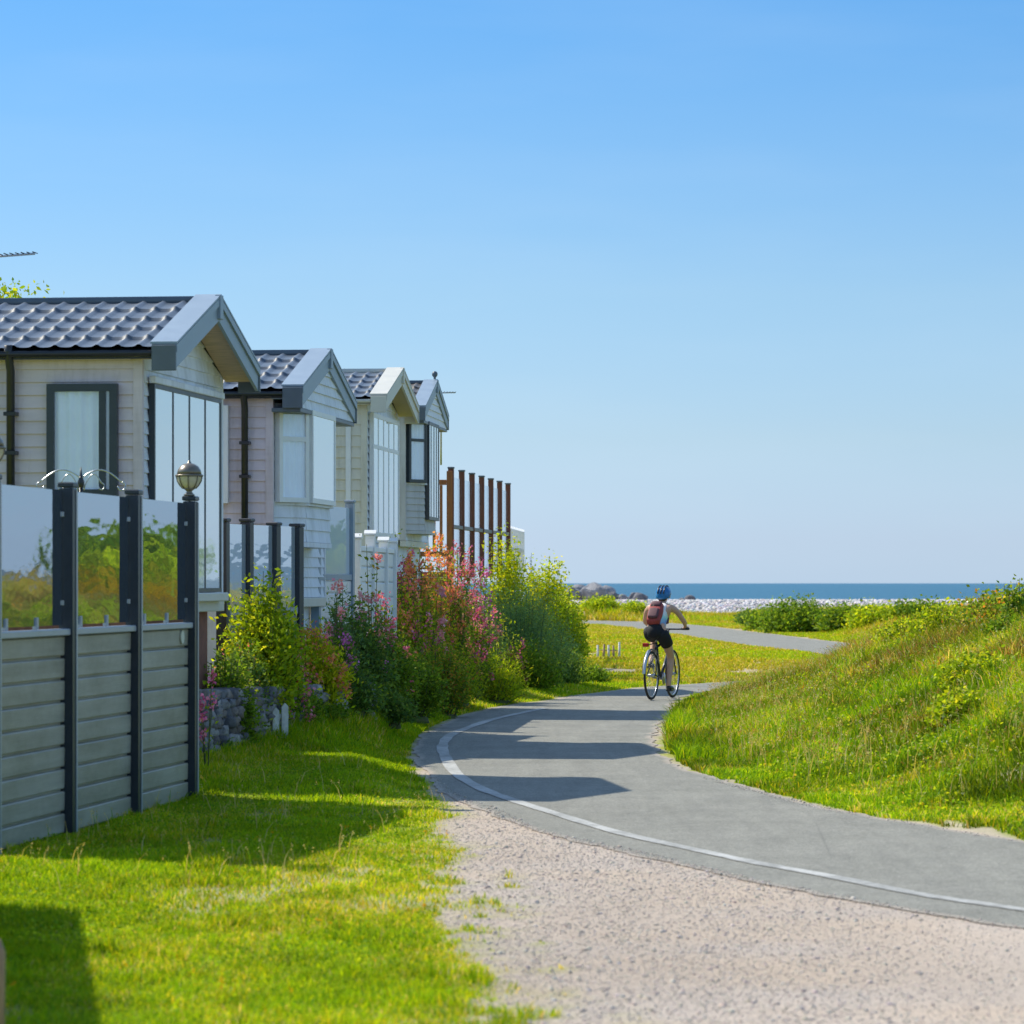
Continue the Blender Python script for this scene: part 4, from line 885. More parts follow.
glass_fence('fence', 'dark posted fence with white frosted glass between the first two caravans', pp, .62, [2.25, 2.26, 2.235, 2.23], 1.42, 2.20, M['postm'], GLASS_PALE, .10, lower=M['board'], rail=M['rail'])
pp = [(gx(316, 38.3), 38.3), (gx(350, 39.9), 39.9)]
glass_fence('fence', 'pale glass screen with a blue grey post right of the bay caravan', pp, .55, 2.57, 1.75, 2.48, M['fascia'], GLASS_MILK, .09, lower=M['white'], rail=M['fascia'])
# white panel fence before the cream caravan
o = empty('fence', (gx(356, 40.6), 40.6, .55)); tag(o, 'white plastic panel fence with capped posts before the cream caravan', 'fence')
q1 = Vector((gx(392, 44.6)-gx(356, 40.6), 4.0, 0)); a = -math.atan2(q1.x, q1.y)
for t in (0, .38, .75, 1):
    zt = 1.60 if t != .38 else 1.66
    po = MB().box(-.055, .055, -.055, .055, 0, zt, .006).build('post', M['white'], o); po.location = q1*t; po.rotation_euler = (0, 0, a)
    MB().prism([(-.07, zt+.003), (.07, zt+.003), (.07, zt+.02), (0, zt+.06), (-.07, zt+.02)], 'x', -.07, .07).build('post_cap', M['white'], po)
for t0, t1 in ((0, .38), (.38, .75), (.75, 1)):
    L = q1.length; pn = slat_panel(.057, L*(t1-t0)-.057, .02, 1.46, 8, o, M['white'], -.02, .02); pn.location = q1*t0; pn.rotation_euler = (0, 0, a)
    rl = MB().box(-.04, .04, .057, L*(t1-t0)-.057, 1.463, 1.52, .005).build('rail', M['white'], o); rl.location = q1*t0; rl.rotation_euler = (0, 0, a)
# deck balustrade behind
pp = [(-1.05+.97*i/6, 62+10.0*i/6) for i in range(7)]
dk = glass_fence('deck_balustrade', 'red brown timber posts with glass panels around the raised deck of the last plot', pp, 1.75, 3.65, 2.66, 3.48, M['dwood'], WGLASS, .095, cap=M['fascia_dark'], rail=M['navy'], glow=True)
dr = empty('timber_railing', (-1.62, 61.7, .95)); tag(dr, 'orange brown timber stair railing between the last caravan and the deck posts', 'railing')
for x_ in (0, .55): MB().box(x_-.05, x_+.05, -.05, .05, 0, 2.62 if x_ else 2.2, .005).build('post', M['wood'], dr)
for z_ in (.8, 1.15, 2.38): MB().box(.052, .498, -.025, .025, z_, z_+.09, .004).build('rail', M['wood'], dr)
for k_ in range(3): MB().box(.14+k_*.12, .19+k_*.12, -.02, .02, 1.242, 2.377, .003).build('baluster', M['wood'], dr)
MB().box(.052, .498, -.015, .015, .0, .797).build('panel', M['wood'], dr)
pk = empty('picket_fence', (gx(511, 72.5), 72.5, Hs(gx(511, 72.5), 72.5))); tag(pk, 'white picket panel at the seaward end of the deck', 'picket fence')
zt = gz(526, 72.5)-pk.location.z
for i in range(9):
    y_ = i*.62; MB().prism([(y_-.1, 0), (y_+.1, 0), (y_+.1, zt-.05), (y_, zt), (y_-.1, zt-.05)], 'x', -.015+.055*y_, .015+.055*y_).build('picket', M['white'], pk)
for z_ in (zt-.5, zt-1.5): MB().prism([(-.045, -.2), (-.017, -.2), (-.017+.28, 5.2), (-.045+.28, 5.2)], 'z', z_, z_+.08).build('rail', M['white'], pk)
# stakes on the meadow
lf_ = empty('low_stake_fence', (gx(598, 78), 78, Hs(gx(598, 78), 78))); tag(lf_, 'short row of weathered pale stakes on the grass left of the cyclist', 'stake fence')
for i in range(5): MB().tube([(i*.115, random.uniform(-.03, .03), -.1), (i*.115+random.uniform(-.02, .02), 0, .36+random.uniform(-.05, .04))], [.028, .022], 8).build('stake', M['peel'] if i % 2 == 0 else M['stake'], lf_)
MB().tube([(0, .035, .22), (.46, .035, .20)], .012, 6).build('rail', M['stake'], lf_)
st = MB().tube([(0, 0, -.05), (.005, 0, .4), (.0, 0, .44)], [.05, .047, .035], 12).build('wooden_stake', M['stake']); st.location = (gx(-10, 12.2), 12.2, 0)
tag(st, 'blurred brown wooden stake at the bottom left corner', 'stake')

# ------------------------------------------------------------------ caravans
def lap_side(mb, x0, x1, y, z0, z1, pitch, out=-1):
    """overlapping boards on a wall in the xz plane at y, facing -y"""
    n = int(round((z1-z0)/pitch)); p = (z1-z0)/n
    for i in range(n):
        a = z0+i*p; mb.add([(x0, y, a), (x1, y, a), (x1, y-.020, a+.001), (x0, y-.020, a+.001), (x1, y-.004, a+p), (x0, y-.004, a+p)], [(0, 1, 2, 3), (3, 2, 4, 5)])
        mb.add([(x0, y-.004, a+p), (x1, y-.004, a+p), (x1, y, a+p), (x0, y, a+p)], [(0, 1, 2, 3)])
def lap_front(mb, y0, y1, x, z0, z1, pitch, slope=None):
    n = int(round((z1-z0)/pitch)); p = (z1-z0)/n
    for i in range(n):
        a = z0+i*p; e = a+p
        if slope:   # triangle: narrows to the apex
            ya0, ya1 = slope(a); yb0, yb1 = slope(e)
        else: ya0 = yb0 = y0; ya1 = yb1 = y1
        mb.add([(x, ya0, a), (x, ya1, a), (x+.022, ya1, a+.001), (x+.022, ya0, a+.001), (x+.004, yb1, e), (x+.004, yb0, e)], [(0, 1, 2, 3), (3, 2, 4, 5)])
        mb.add([(x, ya0, a), (x+.022, ya0, a+.001), (x+.004, yb0, e), (x, yb0, e)], [(0, 1, 2, 3)])
        mb.add([(x, ya1, a), (x+.022, ya1, a+.001), (x+.004, yb1, e), (x, yb1, e)], [(0, 1, 2, 3)])
def roof_sheet(x0, x1, ye, yr, ze, zr, mat, parent, col=.172, course=.35):
    sgn = 1 if yr > ye else -1; L = math.hypot(yr-ye, zr-ze); nxx = int((x1-x0)/col*9); rows_ = int(round(L/course)); ny_ = rows_*6
    xs = np.linspace(x0, x1, nxx+1)
    ts = []
    for r_ in range(rows_):
        for k_ in range(6): ts.append((r_+[0, .02, .08, .3, .65, .985][k_])/rows_)
    ts.append(1.0); ts = np.array(ts)
    ph = ((xs-x0)/col) % 1
    prof = np.where(ph < .62, -.004*np.sin(ph/.62*np.pi), .019*np.sin((ph-.62)/.38*np.pi))
    fr = (ts*rows_) % 1; step = .023*(1-fr); step[-1] = 0
    Z = prof[None, :]*1.0+step[:, None]
    base = np.stack([np.repeat(xs[None], len(ts), 0), (ye+(yr-ye)*ts)[:, None]+0*xs[None], (ze+(zr-ze)*ts)[:, None]+0*xs[None]], 2)
    nrm = np.array([0, -(zr-ze)*sgn/L*1.0, abs(yr-ye)/L]); 
    Vv = base+nrm[None, None]*(Z+.012)[..., None]
    id_ = np.arange(Vv.shape[0]*Vv.shape[1]).reshape(Vv.shape[:2])
    T = np.stack([id_[:-1, :-1].ravel(), id_[:-1, 1:].ravel(), id_[1:, 1:].ravel(), id_[1:, :-1].ravel()], 1)
    return npmesh('roof_tiles', Vv.reshape(-1, 3), T, mat, None, parent, smooth=False)
def window_side(root, x0, x1, y, z0, z1, fm, mull=(), trans=(), fw=.045, curtain=True, M4=None, name='window', dp=.063, gm=None):
    """window in a wall at y facing -y (local); M4 moves it to another wall"""
    def put(mb, nm, mat, par):
        if M4: mb.v = [tuple(M4 @ Vector(v)) for v in mb.v]
        return mb.build(nm, mat, par)
    f = MB(); d0, d1 = y-.012, y-.012-dp
    f.box(x0, x1, d1, d0, z0, z0+fw); f.box(x0, x1, d1, d0, z1-fw, z1)
    f.box(x0, x0+fw, d1+.001, d0, z0+fw, z1-fw); f.box(x1-fw, x1, d1+.001, d0, z0+fw, z1-fw)
    for m_ in mull: f.box(m_-fw*.45, m_+fw*.45, d1+.004, d0, z0+fw, z1-fw)
    for t_ in trans: f.box(x0+fw, x1-fw, d1+.003, d0, t_-fw*.45, t_+fw*.45)
    fo = put(f, name, fm, root)
    put(MB().box(x0+fw*.5, x1-fw*.5, y-dp-.003, y-dp+.001, z0+fw*.5, z1-fw*.5), 'pane', gm or WGLASS, fo)
    if curtain:
        c = MB(); n = int((x1-x0)/.012); vs = []
        ph = random.random()*6
        for i in range(n+1):
            x_ = x0+.02+(x1-x0-.04)*i/n; dy = .010*math.sin(i*.8+ph)+.006*math.sin(i*.31+ph)
            vs += [(x_, y-dp+.022+dy, z0+.02), (x_, y-dp+.022+dy, z1-.02)]
        c.add(vs, [(2*i, 2*i+2, 2*i+3, 2*i+1) for i in range(n)], True)
        put(c, 'curtain', M['curtain'], fo)
    return fo
def front_M(x):   # maps a side-wall (x, y=0 facing -y) window onto the front wall: local x -> y, facing +x
    return Matrix(((0, -1, 0, x), (1, 0, 0, 0), (0, 0, 1, 0), (0, 0, 0, 1)))
def caravan(label, px, Y, th, Wd, zg, zf, ze, zr, ov, so_, style, side_m, front_m, fas, fas_end, tile, Lc=9.6, bay=None, barge=.15):
    X = gx(px, Y); root = empty('caravan', (X, Y, zg), -R(th)); tag(root, label, 'caravan', 'static caravans along the path')
    f_, e_, r_ = zf-zg, ze-zg, zr-zg; mid = Wd/2; rise = (r_-e_)/(mid+so_)
    wt = e_-.012+rise*so_*.2            # wall top under the roof
    core = MB().prism([(0, f_), (Wd, f_), (Wd, wt-.02), (mid, wt-.02+rise*mid), (0, wt-.02)], 'x', -Lc, 0)
    core.build('wall', side_m, root)
    m_ = MB(); lap_side(m_, -Lc, -.002, -.001, f_, wt-.03, .105 if style != 'cream' else .14); m_.build('side_cladding', side_m, root)
    m_ = MB(); lap_front(m_, .03, Wd-.03, .001, f_, wt-.03, .105); 
    if ov and not bay: lap_front(m_, 0, 0, .001, wt-.03, wt-.03+rise*mid*.93, .105, lambda z: (max(.0, (z-wt+.03)/rise), Wd-max(.0, (z-wt+.03)/rise)))
    m_.build('front_cladding', front_m, root)
    MB().box(-.050, .026, -.026, .030, f_, wt-.03).build('corner_trim', side_m, root)
    MB().box(-.03, .026, Wd-.03, Wd+.024, f_, wt-.03).build('corner_trim', front_m, root)
    # roof
    xr1 = ov-.19
    roof_sheet(-Lc-.15, xr1, -so_, mid, e_, r_, tile, root); roof_sheet(-Lc-.15, xr1, Wd+so_, mid, e_, r_, tile, root)
    MB().prism([(-so_, e_-.05), (mid, r_-.05), (Wd+so_, e_-.05), (Wd+so_, e_-.002), (mid, r_-.002), (-so_, e_-.002)], 'x', -Lc-.1, xr1-.003).build('roof_deck', M['navy'], root)
    MB().tube([(-Lc-.15, mid, r_+.022), (xr1+.02, mid, r_+.022)], .040, 10).build('ridge_cap', fas_end, root)
    # verge: wide capping with front board
    def slopes(dz0, dz1, x0, x1, ex=0, mat=fas, nm='bargeboard'):
        for s_ in (0, 1):
            ye = -so_-.01-ex if s_ == 0 else Wd+so_+.01+ex; zz = e_-rise*(.01+ex)
            po = [(ye, zz+dz0), (mid, r_+dz0), (mid, r_+dz1), (ye, zz+dz1)]
            yield MB().prism(po if s_ == 0 else po[::-1], 'x', x0, x1), nm, mat
    for mb, nm, mt in list(slopes(-barge, .055, ov-.028, ov)): mb.build(nm, mt, root)
    for mb, nm, mt in list(slopes(-.046, .054, xr1, ov-.030)): mb.build('verge_panel', mt, root)
    for mb, nm, mt in list(slopes(-.012, .050, ov+.001, ov+.018, .004)): mb.build('barge_trim', mt, root)
    for mb, nm, mt in list(slopes(.057, .075, xr1-.01, ov+.02, .01)): mb.build('verge_cap', mt, root)
    MB().box(xr1+.004, ov+.012, -so_-.040, -so_-.013, e_-.165, e_+.040, .004).build('eave_end', fas_end, root)
    MB().box(xr1+.004, ov+.012, Wd+so_+.013, Wd+so_+.045, e_-.165, e_+.040, .004).build('eave_end', fas_end, root)
    MB().box(ov-.02, ov+.026, mid-.06, mid+.06, r_-.14, r_+.068, .006).build('apex_plate', fas, root)
    # soffit under the projecting gable
    sm_ = M['soffit'] if style == 'tan' else M['soffit_cream'] if style == 'cream' else fas
    for mb, nm, mt in list(slopes(-.075, -.055, .026, ov-.030, -.02, sm_)): mb.build('soffit', mt, root)
    # gutter, fascia, downpipe
    MB().tube([(-Lc-.1, -so_-.03, e_-.022), (xr1, -so_-.03, e_-.022)], .024, 10).build('gutter', M['black'] if style != 'cream' else M['cream_trim'], root)
    MB().box(-Lc-.1, xr1-.002, -so_+.0, -so_+.02, e_-.066, e_-.052).build('fascia', M['black'] if style != 'cream' else M['cream_trim'], root)
    MB().box(-Lc-.1, -.06, -so_+.022, -.030, e_-.066, e_-.053).build('soffit', side_m, root)
    # skirting under the floor
    MB().box(-Lc+.3, -.10, .06, Wd-.06, 0, f_-.004).build('skirting', M['brick'] if style == 'tan' else M['white_clad'], root)
    MB().box(-.06, .035, -.02, Wd+.02, f_-.10, f_-.003, .006).build('chassis_trim', M['cream_trim'], root)
    return root, dict(f=f_, e=e_, r=r_, mid=mid, rise=rise, wt=wt, zg=zg, Y=Y, X=X)
def downpipe(root, x_, z0, z1, y=-.085):
    d = MB().tube([(x_, -.16, z1+.05), (x_, -.15, z1-.02), (x_, y, z1-.16), (x_, y, z0)], .034, 10)
    for z_ in (z0+.5, z1-.5, z0+1.1): d.box(x_-.05, x_+.05, y-.04, -.022, z_-.015, z_+.015)
    return d.build('downpipe', M['black'], root)

# caravan 1
c1, g1 = caravan('tan caravan nearest the camera with slate tiles and a wide gable over tall windows', 140, 29.0, 7.5, 3.05, .62, 1.50, 3.515, 4.02, .32, .13, 'tan', M['tan'], M['white_clad'], M['fascia'], M['fascia_dark'], TILE)
Z = lambda py, Y=28.95: gz(py, Y)-.62
sx = lambda px: (px-139)*29.0/F
window_side(c1, sx(46), sx(118), -.02, Z(497), Z(383.5), M['navy'], mull=(sx(103),), fw=.062)
downpipe(c1, sx(9), g1['f']+.1, g1['e'])
window_side(c1, .22, 2.80, -.012, 1.57-.62, 3.27-.62, M['navy'], mull=(.92, 1.54, 2.16), fw=.036, M4=front_M(-.004), name='front_window', dp=.05, gm=GLASS_FRONT)
fr_ = MB().box(.035, .085, .18, 2.86, 3.272-.62, 3.33-.62, .006).build('window_head', M['white_clad'], c1)
MB().box(.03, .12, .22, 2.86, 1.49-.62, 1.566-.62, .008).build('window_sill', M['cream_trim'], c1)
# caravan 2: bay
def bay_front(root, g, pj, clad, wm, fas, zb, wz0, wz1, y0=.08, y1=.50, y2=1.98, y3=2.40, wtrans=True, front_mull=(), wf0=None):
    top = g['e']-.10
    poly = [(.0, y0), (pj, y1), (pj, y2), (.0, y3)]
    MB().prism([(-.02, y0), (pj*.02, y0), (pj, y1), (pj, y2), (0, y3), (-.02, y3)][::-1], 'z', zb, top).build('bay', clad, root)
    ang = math.atan2(y1-y0, pj); Ls = math.hypot(pj, y1-y0)
    # lap boards and window on the angled and front faces
    Ma = Matrix.Translation((0, y0, 0)) @ Matrix.Rotation(ang, 4, 'Z')
    m_ = MB(); lap_side(m_, .0, Ls, -.002, zb, wz0-.03, .105); m_.v = [tuple(Ma @ Vector(v)) for v in m_.v]; m_.build('bay_cladding', clad, root)
    window_side(root, .02, Ls-.02, -.004, wz0, wz1, wm, trans=(wz1-.30,) if wtrans else (), fw=.05, M4=Ma, name='bay_window')
    wf0 = wf0 or wz0
    m_ = MB(); lap_front(m_, y1+.004, y2, pj+.001, zb, wf0-.03, .105); m_.build('bay_cladding', clad, root)
    window_side(root, y1+.03, y2-.03, -.004, wf0, wz1, wm, mull=front_mull, fw=.05, M4=front_M(pj), name='bay_window', gm=GLASS_FRONT)
    MB().prism([(.0, y0-.02), (pj+.045, y1-.02), (pj+.045, y2+.03), (0, y3+.03)][::-1], 'z', wz0-.028, wz0-.003).build('window_sill', M['white_clad'], root)
    MB().prism([(.0, y0-.01), (pj+.03, y1-.01), (pj+.03, y2+.02), (0, y3+.02)][::-1], 'z', zb-.05, zb-.002).build('bay_base', clad, root)
def closed_gable(root, g, Wd, so_, ov, clad, fas, zb):
    m_ = MB(); mid = g['mid']
    lap_front(m_, 0, 0, ov-.195, zb, g['r']-.12, .105, lambda z: (max(-so_+.01, -so_+(z-g['e']+.12)/g['rise']) if z > g['e']-.12 else -so_+.02, Wd-(max(-so_+.01, -so_+(z-g['e']+.12)/g['rise']) if z > g['e']-.12 else -so_+.02)))
    m_.v = [(v[0]+.155, v[1], v[2]) for v in m_.v]
    m_.build('gable_cladding', clad, root)
    MB().box(.03, ov-.012, -so_-.0, Wd+so_+.0, zb-.045, zb-.004, .004).build('gable_soffit', fas, root)
c2, g2 = caravan('pinkish tan caravan with a white framed bay window under a closed grey gable', 271, 35.5, 6.5, 3.1, .60, 1.50, 3.53, 3.99, .33, .13, 'bay', M['tan'], M['white_clad'], M['fascia'], M['fascia_dark'], TILE, bay=True)
bay_front(c2, g2, .25, M['white_clad'], M['white'], M['fascia'], 2.06-.60, 2.45-.60, 3.38-.60)
closed_gable(c2, g2, 3.1, .13, .33, M['white_clad'], M['fascia_dark'], g2['e']-.155)
sx = lambda px: (px-270)*35.5/F
downpipe(c2, sx(245), g2['f']+.1, g2['e'])
window_side(c2, sx(206), sx(228), -.02, gz(503, 35.4)-.60, gz(405, 35.4)-.60, M['white'], fw=.05)
c3, g3 = caravan('cream caravan with white fascias and a tall white framed window grid', 365, 45.2, 5.7, 2.95, .85, 1.85, 3.95, 4.37, .28, .13, 'cream', M['cream'], M['white_clad'], M['cream_trim'], M['cream_trim'], TILE)
window_side(c3, .22, 2.72, -.012, gz(537, 46.2)-.85, 3.80-.85, M['white'], mull=(.72, 1.22, 1.72, 2.22), trans=(3.80-.85-.42,), fw=.055, M4=front_M(.0), name='front_window', dp=.055, gm=GLASS_FRONT)
sx = lambda px: (px-365)*45.2/F
MB().box(sx(346), sx(351), -.05, -.022, g3['f'], g3['wt']-.06).build('panel_joint', M['white'], c3)
c4, g4 = caravan('grey caravan farthest along the row with dark framed bay windows and a ball finial', 404, 54.6, 5.0, 3.1, 1.0, 2.30, 4.27, 4.75, .33, .13, 'bay', M['grey_clad'], M['white_clad'], M['fascia'], M['fascia_dark'], TILE_B, bay=True)
bay_front(c4, g4, .25, M['grey_clad'], M['navy'], M['fascia'], 2.45-1.0, gz(483, 55)-1.0, gz(421, 55)-1.0, front_mull=(.85, 1.25, 1.6), wf0=2.62-1.0)
closed_gable(c4, g4, 3.1, .13, .33, M['white_clad'], M['fascia_dark'], g4['e']-.155)
MB().lathe([(.020, 0), (.016, .02), (.024, .03), (.040, .05), (.046, .075), (.040, .10), (.024, .118), (.004, .122)], c=(.30, 1.55, g4['r']+.08), n=16).build('finial', M['fascia_dark'], c4)

# aerials
def aerial(X, Y, z0, z1, L, n, label, flip=1, bdir=(1, 0, 0)):
    r = empty('tv_aerial', (X, Y, z0)); tag(r, label, 'aerial', 'television aerials')
    MB().tube([(0, 0, 0), (0, 0, z1-z0)], .016, 8).build('mast', M['steel'], r)
    d = Vector(bdir).normalized(); c = Vector((0, 0, z1-z0-.03)); s = d.cross(Vector((0, 0, 1)))
    MB().tube([c-d*.15*flip, c+d*L*flip], .011, 6).build('boom', M['steel'], r)
    e = MB()
    for i in range(n): p = c+d*flip*(L*i/(n-1)); k = .16-.09*i/n; e.tube([p-s*k+Vector((0, 0, .01)), p+s*k+Vector((0, 0, .01))], .005, 5)
    e.build('element', M['black'], r); return r
bpy.context.view_layer.update()
aerial(gx(-14, 32), 32.0, 4.0, gz(254, 32), .45, 10, 'television aerial sticking in from the left edge above the nearest roof', 1, (1, -.15, .06))
aerial(gx(340, 47.2), 47.2, 4.3, gz(368, 47.2), .58, 11, 'flat television aerial along the ridge of the cream caravan', 1, (1, .05, 0))
aerial(gx(441, 59.5), 59.5, 3.6, gz(391, 59.5), .24, 6, 'small television aerial at the gable of the farthest caravan', 1, (1, .1, .02))

# ------------------------------------------------------------------ bicycle and rider
BA = R(90-19); bx_, by_ = 1.955, 50.5
bike = empty('bicycle', (bx_, by_, .008), BA); tag(bike, 'dark hybrid bicycle with silver rear mudguard ridden along the path', 'bicycle')
RUB = pm('tyre_rubber', (.02, .02, .02), .8, .2, 30); FRM = pm('graphite_frame', (.035, .04, .05), .3, .1, 30); SILV = M['steel']; REDP = pm('red_reflector', (.5, .03, .02), .3, .1)
def ring(r, tr, n=48, m=8, c=(0, 0, 0)):
    vs = []; fs = []
    for i in range(n):
        a = 2*math.pi*i/n
        for k in range(m):
            q = 2*math.pi*k/m; rr = r+tr*math.cos(q); vs.append((c[0]+rr*math.cos(a), c[1]+tr*math.sin(q), c[2]+rr*math.sin(a)))
    for i in range(n):
        for k in range(m): fs.append((i*m+k, i*m+(k+1) % m, ((i+1) % n)*m+(k+1) % m, ((i+1) % n)*m+k))
    return MB().add(vs, fs, True)
def wheel(x):
    w_ = MB().tube([(x, -.05, .345), (x, .05, .345)], .022, 12).build('wheel', SILV, bike)
    ring(.327, .018, c=(x, 0, .345)).build('tyre', RUB, w_); ring(.304, .009, c=(x, 0, .345)).build('rim', SILV, w_)
    s_ = MB()
    for i in range(24): a = 2*math.pi*i/24; s_.tube([(x, .03*(-1)**i, .345), (x+.30*math.cos(a), 0, .345+.30*math.sin(a))], .0016, 4)
    s_.build('spokes', SILV, w_); return w_
wheel(0); wheel(1.05)
fr = MB(); BB = (.43, 0, .29); ST = (.25, 0, .80); HT = (.86, 0, .86); HB = (.89, 0, .70)
fr.tube([BB, ST], .017, 10).tube([(.268, 0, .74), HT], .019, 10).tube([BB, HB], .022, 10).tube([HT, HB], .023, 10)
for s_ in (-1, 1): fr.tube([(.268, .012*s_, .74), (0, .062*s_, .345)], .009, 8).tube([(.43, .03*s_, .29), (0, .062*s_, .345)], .011, 8)
fr.build('frame', FRM, bike)
fk = MB()
for s_ in (-1, 1): fk.tube([(.89, .04*s_, .69), (.93, .055*s_, .55), (1.05, .055*s_, .345)], .012, 8)
fk.build('fork', FRM, bike)
MB().tube([ST, (.235, 0, .86)], .013, 8).build('seat_post', SILV, bike)
MB().add([(.10, -.075, .875), (.10, .075, .875), (.20, .07, .885), (.38, .02, .875), (.38, -.02, .875), (.20, -.07, .885), (.12, -.06, .90), (.12, .06, .90), (.20, .055, .90), (.36, .015, .888), (.36, -.015, .888), (.20, -.055, .90)],
         [(0, 1, 2, 3, 4, 5)][::1]+[(6, 11, 10, 9, 8, 7), (0, 6, 7, 1), (1, 7, 8, 2), (2, 8, 9, 3), (3, 9, 10, 4), (4, 10, 11, 5), (5, 11, 6, 0)], True).build('saddle', M['black'], bike)
MB().tube([HT, (.83, 0, .96), (.86, 0, .985)], .014, 8).tube([(.80, -.30, .99), (.85, -.15, .985), (.86, 0, .985), (.85, .15, .985), (.80, .30, .99)], .012, 8).build('handlebar', FRM, bike)
for s_ in (-1, 1): MB().tube([(.83, .20*s_, .989), (.79, .32*s_, .991)], .018, 10).build('grip', M['black'], bike)
MB().tube([(.43, -.05, .29), (.43, .05, .29)], .02, 10).lathe([(.085, -.003), (.088, 0), (.085, .003)], c=(.43, -.055, .29), n=28, M4=Matrix.Rotation(R(90), 4, 'X')).tube([(.43, -.08, .29), (.455, -.09, .125)], .010, 8).tube([(.43, .08, .29), (.405, .09, .455)], .010, 8).build('crank', SILV, bike)
for s_, p_ in ((-1, (.455, -.135, .125)), (1, (.405, .135, .455))): MB().box(p_[0]-.045, p_[0]+.045, p_[1]-.04, p_[1]+.04, p_[2]-.012, p_[2]+.012, .004).build('pedal', M['black'], bike)
vs = []; fs = []; n_ = 22
for i in range(n_+1):
    a = R(-5+190*i/n_*.78+22)
    for k, (w_, rr) in enumerate(((-.026, .366), (0, .378), (.026, .366), (.024, .362), (0, .373), (-.024, .362))): vs.append((rr*math.cos(a+R(10)), w_, .345+rr*math.sin(a+R(10))))
for i in range(n_):
    for k in range(6): fs.append((i*6+k, i*6+(k+1) % 6, (i+1)*6+(k+1) % 6, (i+1)*6+k))
MB().add(vs, fs, True).build('mudguard', SILV, bike)
MB().box(.02, .14, -.055, -.045, .715, .73).build('rack_stay', SILV, bike) if False else None
MB().box(-.02, .03, .045, .125, .745, .80, .008).build('rear_light', REDP, bike)
MB().tube([(.235, 0, .80), (.03, .06, .77)], .008, 6).build('light_bracket', M['black'], bike)

def skin_body(name, verts, edges, mat, parent, sub=2, root_i=0):
    me = bpy.data.meshes.new(name); me.from_pydata([v[:3] for v in verts], edges, []); o = bpy.data.objects.new(name, me); COL.objects.link(o)
    o.modifiers.new('skin', 'SKIN'); sv = me.skin_vertices[0].data
    for i, v in enumerate(verts):
        r_ = v[3]; sv[i].radius = (r_, r_) if not isinstance(r_, tuple) else r_; sv[i].use_root = (i == root_i)
    o.modifiers['skin'].use_smooth_shade = True
    s_ = o.modifiers.new('sub', 'SUBSURF'); s_.levels = sub; s_.render_levels = sub
    bpy.context.view_layer.update(); dg = bpy.context.evaluated_depsgraph_get()
    nm = bpy.data.meshes.new_from_object(o.evaluated_get(dg)); bpy.data.objects.remove(o)
    nm.polygons.foreach_set('use_smooth', [True]*len(nm.polygons)); nm.materials.clear(); nm.materials.append(mat)
    ob = bpy.data.objects.new(name, nm); COL.objects.link(ob); ob.parent = parent; return ob
SKIN = pm('skin', (.60, .36, .25), .5, .06, 20, bump=.03)
rider = empty('person', (bx_, by_, .008), BA); tag(rider, 'cyclist seen from behind in a blue helmet, patterned vest and black shorts riding away', 'person')
V_ = [(.20, 0, .965, .125), (.27, 0, 1.08, .115), (.38, 0, 1.18, .122), (.47, 0, 1.28, .108), (.525, 0, 1.345, .052), (.56, 0, 1.395, .058), (.59, 0, 1.46, .088), (.595, 0, 1.53, .075)]
E_ = [(0, 1), (1, 2), (2, 3), (3, 4), (4, 5), (5, 6), (6, 7)]
def limb(start, pts):
    i = start
    for p in pts: V_.append(p); E_.append((i, len(V_)-1)); i = len(V_)-1
    return i
hands = []
for s_ in (-1, 1):
    k = .6 if s_ < 0 else .55
    w = limb(3, [(.46, .155*s_, 1.29, .056), (.51, .215*s_, 1.255, .046), (.60, .27*s_, 1.14, .038), (.66, .29*s_, 1.085, .037), (.74, .275*s_, 1.05, .028), (.795, .262*s_, 1.02, .022), (.825, .258*s_, 1.008, .026)])
    hands.append(w)
# right leg extended to the low pedal, left leg bent up
limb(0, [(.22, -.085, .93, .098), (.36, -.115, .79, .082), (.50, -.125, .64, .060), (.535, -.125, .58, .055), (.50, -.125, .44, .052), (.45, -.125, .28, .037), (.425, -.13, .19, .034), (.45, -.133, .165, .034), (.52, -.138, .150, .026)])
limb(0, [(.23, .085, .945, .098), (.40, .12, .90, .082), (.56, .14, .86, .060), (.60, .14, .83, .055), (.54, .135, .70, .052), (.43, .13, .56, .037), (.385, .13, .515, .034), (.41, .133, .49, .034), (.47, .138, .482, .026)])
# fingers closed round the grips
for s_, w in zip((-1, 1), hands):
    for q_ in range(4):
        yq = .235+.018*q_; ln_ = (.9, 1, .95, .8)[q_]
        limb(w, [(.845, yq*s_, 1.018, .0095), (.865*1.0, yq*s_, 1.005-.004*ln_, .009), (.858, yq*s_, .982, .008), (.835, (yq+.002)*s_, .972, .007)])
    limb(w, [(.815, .225*s_, 1.0, .011), (.825, .205*s_, .985, .009)])
skin_body('body', V_, E_, SKIN, rider, 2)
VESTM = None
b = NB('patterned_vest'); tc = b.n('ShaderNodeTexCoord'); sp_ = b.n('ShaderNodeSeparateXYZ'); b.l(tc.outputs['Object'], sp_.inputs[0]); n = b.noise(9, 3)
u_ = b.math('ADD', b.math('MULTIPLY', n, .12), sp_.outputs[2])
c_ = b.ramp(b.math('MULTIPLY', b.math('SUBTRACT', u_, .95), 2.0), [(.12, (.88, .89, .93)), (.25, (.80, .83, .92)), (.38, (.22, .32, .68)), (.52, (.40, .75, .66)), (.66, (.85, .84, .82)), (.9, (.86, .80, .78))])
VEST = b.done(b.pr(c_, .8))
skin_body('vest', [(.225, 0, .985, .150), (.28, 0, 1.09, .142), (.385, 0, 1.185, .135), (.465, 0, 1.275, .116), (.465, .11, 1.31, .060), (.465, -.11, 1.31, .060)], [(0, 1), (1, 2), (2, 3), (3, 4), (3, 5)], VEST, rider)
